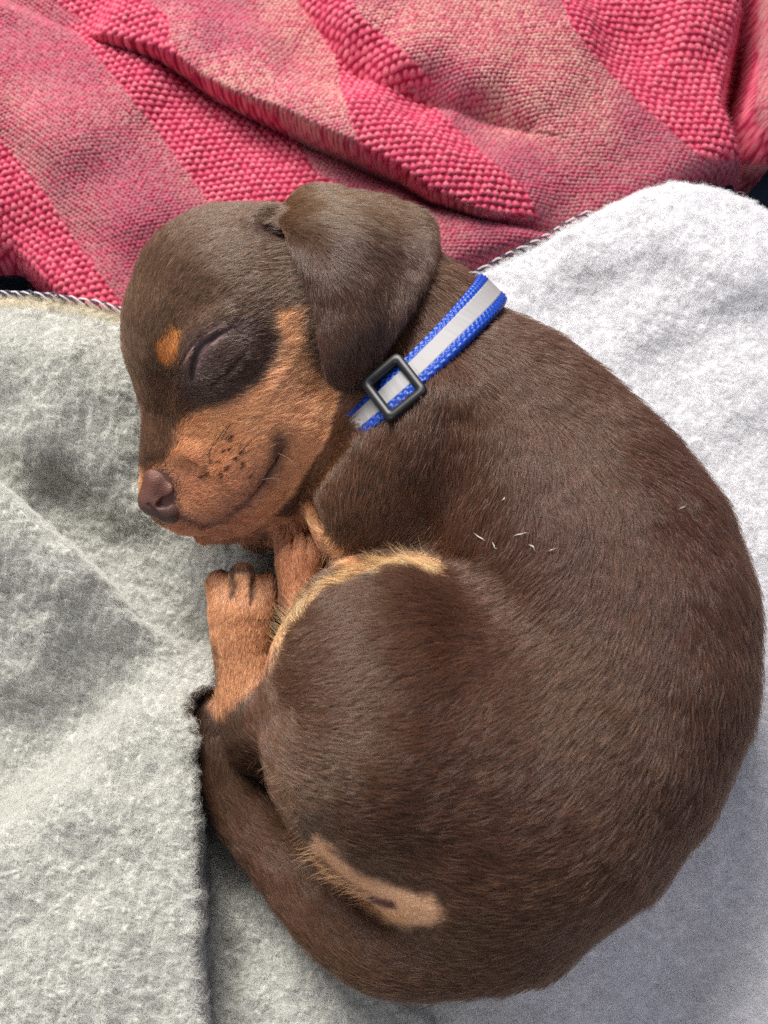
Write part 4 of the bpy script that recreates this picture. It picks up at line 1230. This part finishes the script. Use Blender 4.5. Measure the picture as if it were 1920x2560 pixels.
knit = mesh_obj('knitted_blanket', KP3.reshape(-1, 3), grid_faces(GY, GX), M_KNIT)
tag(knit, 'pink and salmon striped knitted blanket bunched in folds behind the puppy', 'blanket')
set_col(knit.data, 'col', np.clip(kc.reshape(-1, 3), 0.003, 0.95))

kpt = KP3; Nf = 150000
r = np.random.default_rng(77)
i_ = r.integers(0, GX - 1, Nf); j_ = r.integers(0, GY - 1, Nf)
p = kpt[j_, i_]; n = KN[j_, i_]; x, y = project(p)
ok = (x > -40) & (x < 1960) & (y > -40) & (y < 900)
p, n, ck = p[ok], n[ok], kc[j_, i_][ok]
a = r.random(len(p)) * 6.283; D = np.stack([np.cos(a), np.sin(a), np.zeros(len(p))], 1)
T = np.linspace(0, 1, 5); L = 0.0013 * (0.5 + r.random(len(p)))
S = np.cross(n, D)
pts = p[:, None] + D[:, None] * (L[:, None] * T)[..., None] + n[:, None] * (L[:, None] * 0.45 * np.sin(T * 2.4)[None])[..., None] + S[:, None] * ((L * r.normal(0, .5, len(p)))[:, None] * T ** 2)[..., None]
fz = curves_obj('yarn_fuzz', pts, np.tile(0.000022 * (1 - 0.6 * T), (len(p), 1)), M_FIBRE, knit, np.clip(ck * 1.15, 0, .95))
fz['kind'] = 'stuff'

# ------------------------------------------------------------------ what lies underneath
sg = 60
gx_, gy_ = np.meshgrid(np.linspace(-0.6, 0.6, sg), np.linspace(-0.6, 0.6, sg))
gz_ = -0.026 + 0.002 * np.sin(gx_ * 14) * np.cos(gy_ * 11)
seat = mesh_obj('seat_surface', np.stack([gx_, gy_, gz_], -1).reshape(-1, 3), grid_faces(sg, sg), M_NAVY)
tag(seat, 'dark navy upholstery showing beside the red blanket', None, 'structure')

# ------------------------------------------------------------------ loose hairs lying about
def drape(pts, lift):
    """points of a photo polyline laid on the fleece"""
    out = []
    ft = fvt.reshape(NY, NX, 3)
    for px, py in pts:
        z = 0.01
        for _ in range(6):
            q = P(px, py, z * 1000)
            i = int(np.clip((q[0] - x0) / (x1 - x0) * (NX - 1), 0, NX - 1))
            j = int(np.clip((q[1] - yb) / (ys_edge[i] - yb) * (NY - 1), 0, NY - 1))
            z = ft[j, i, 2]
        out.append(P(px, py, (z + lift) * 1000))
    return out
o = tube('loose_hair', drape([(112, 1960), (150, 1920), (190, 1870), (215, 1848)], 0.002), [0.00006, 0.0001, 0.00008], M_PALE, None, 4, 16)
tag(o, 'long straight pale hair lying on the left fleece fold', 'hair')
o = tube('loose_hair', drape([(520, 2245), (545, 2275), (590, 2295), (650, 2290), (670, 2270)], 0.002), [0.00006, 0.00008, 0.00005], M_DARKHAIR, None, 4, 20)
tag(o, 'curved brown hair lying on the fleece left of the tail', 'hair')

def curl(px, py, l, seed):
    r_ = np.random.default_rng(seed)
    a = r_.random() * 6.28; pts = []
    for k in range(5):
        pts.append((px, py)); px += math.cos(a) * l / 4; py += math.sin(a) * l / 4; a += r_.normal(0.25, 0.3)
    a_ = np.array(pts); h_ = trace(a_[:, 0], a_[:, 1], f=sdf)
    return h_ - (h_ - CAMP) / np.linalg.norm(h_ - CAMP, axis=1)[:, None] * (np.array([1.0, 1.6, 1.9, 1.6, 1.1])[:, None] * 0.001)
LINT = [((1262, 1243), 16, 'single white lint speck on the puppy shoulder'), ((1716, 1262), 34, 'thin pale flake of lint near the puppy right side'),
        ((1212, 1352), 46, 'leftmost curl of pale lint on the middle of the back'), ((1242, 1372), 30, 'small pale lint curl between two others on the back'), ((1285, 1340), 50, 'longest curl of pale lint on the middle of the back'),
        ((1322, 1362), 34, 'curved pale lint right of the longest curl'), ((1372, 1378), 26, 'rightmost pale lint strand on the middle of the back')]
for i, ((a, b_), l, lab) in enumerate(LINT):
    o = tube('lint', curl(a, b_, l * 0.75, 60 + i), [0.00008, 0.00016, 0.0001, 0.00004], M_PALE, None, 5, 16)
    tag(o, lab, 'lint')
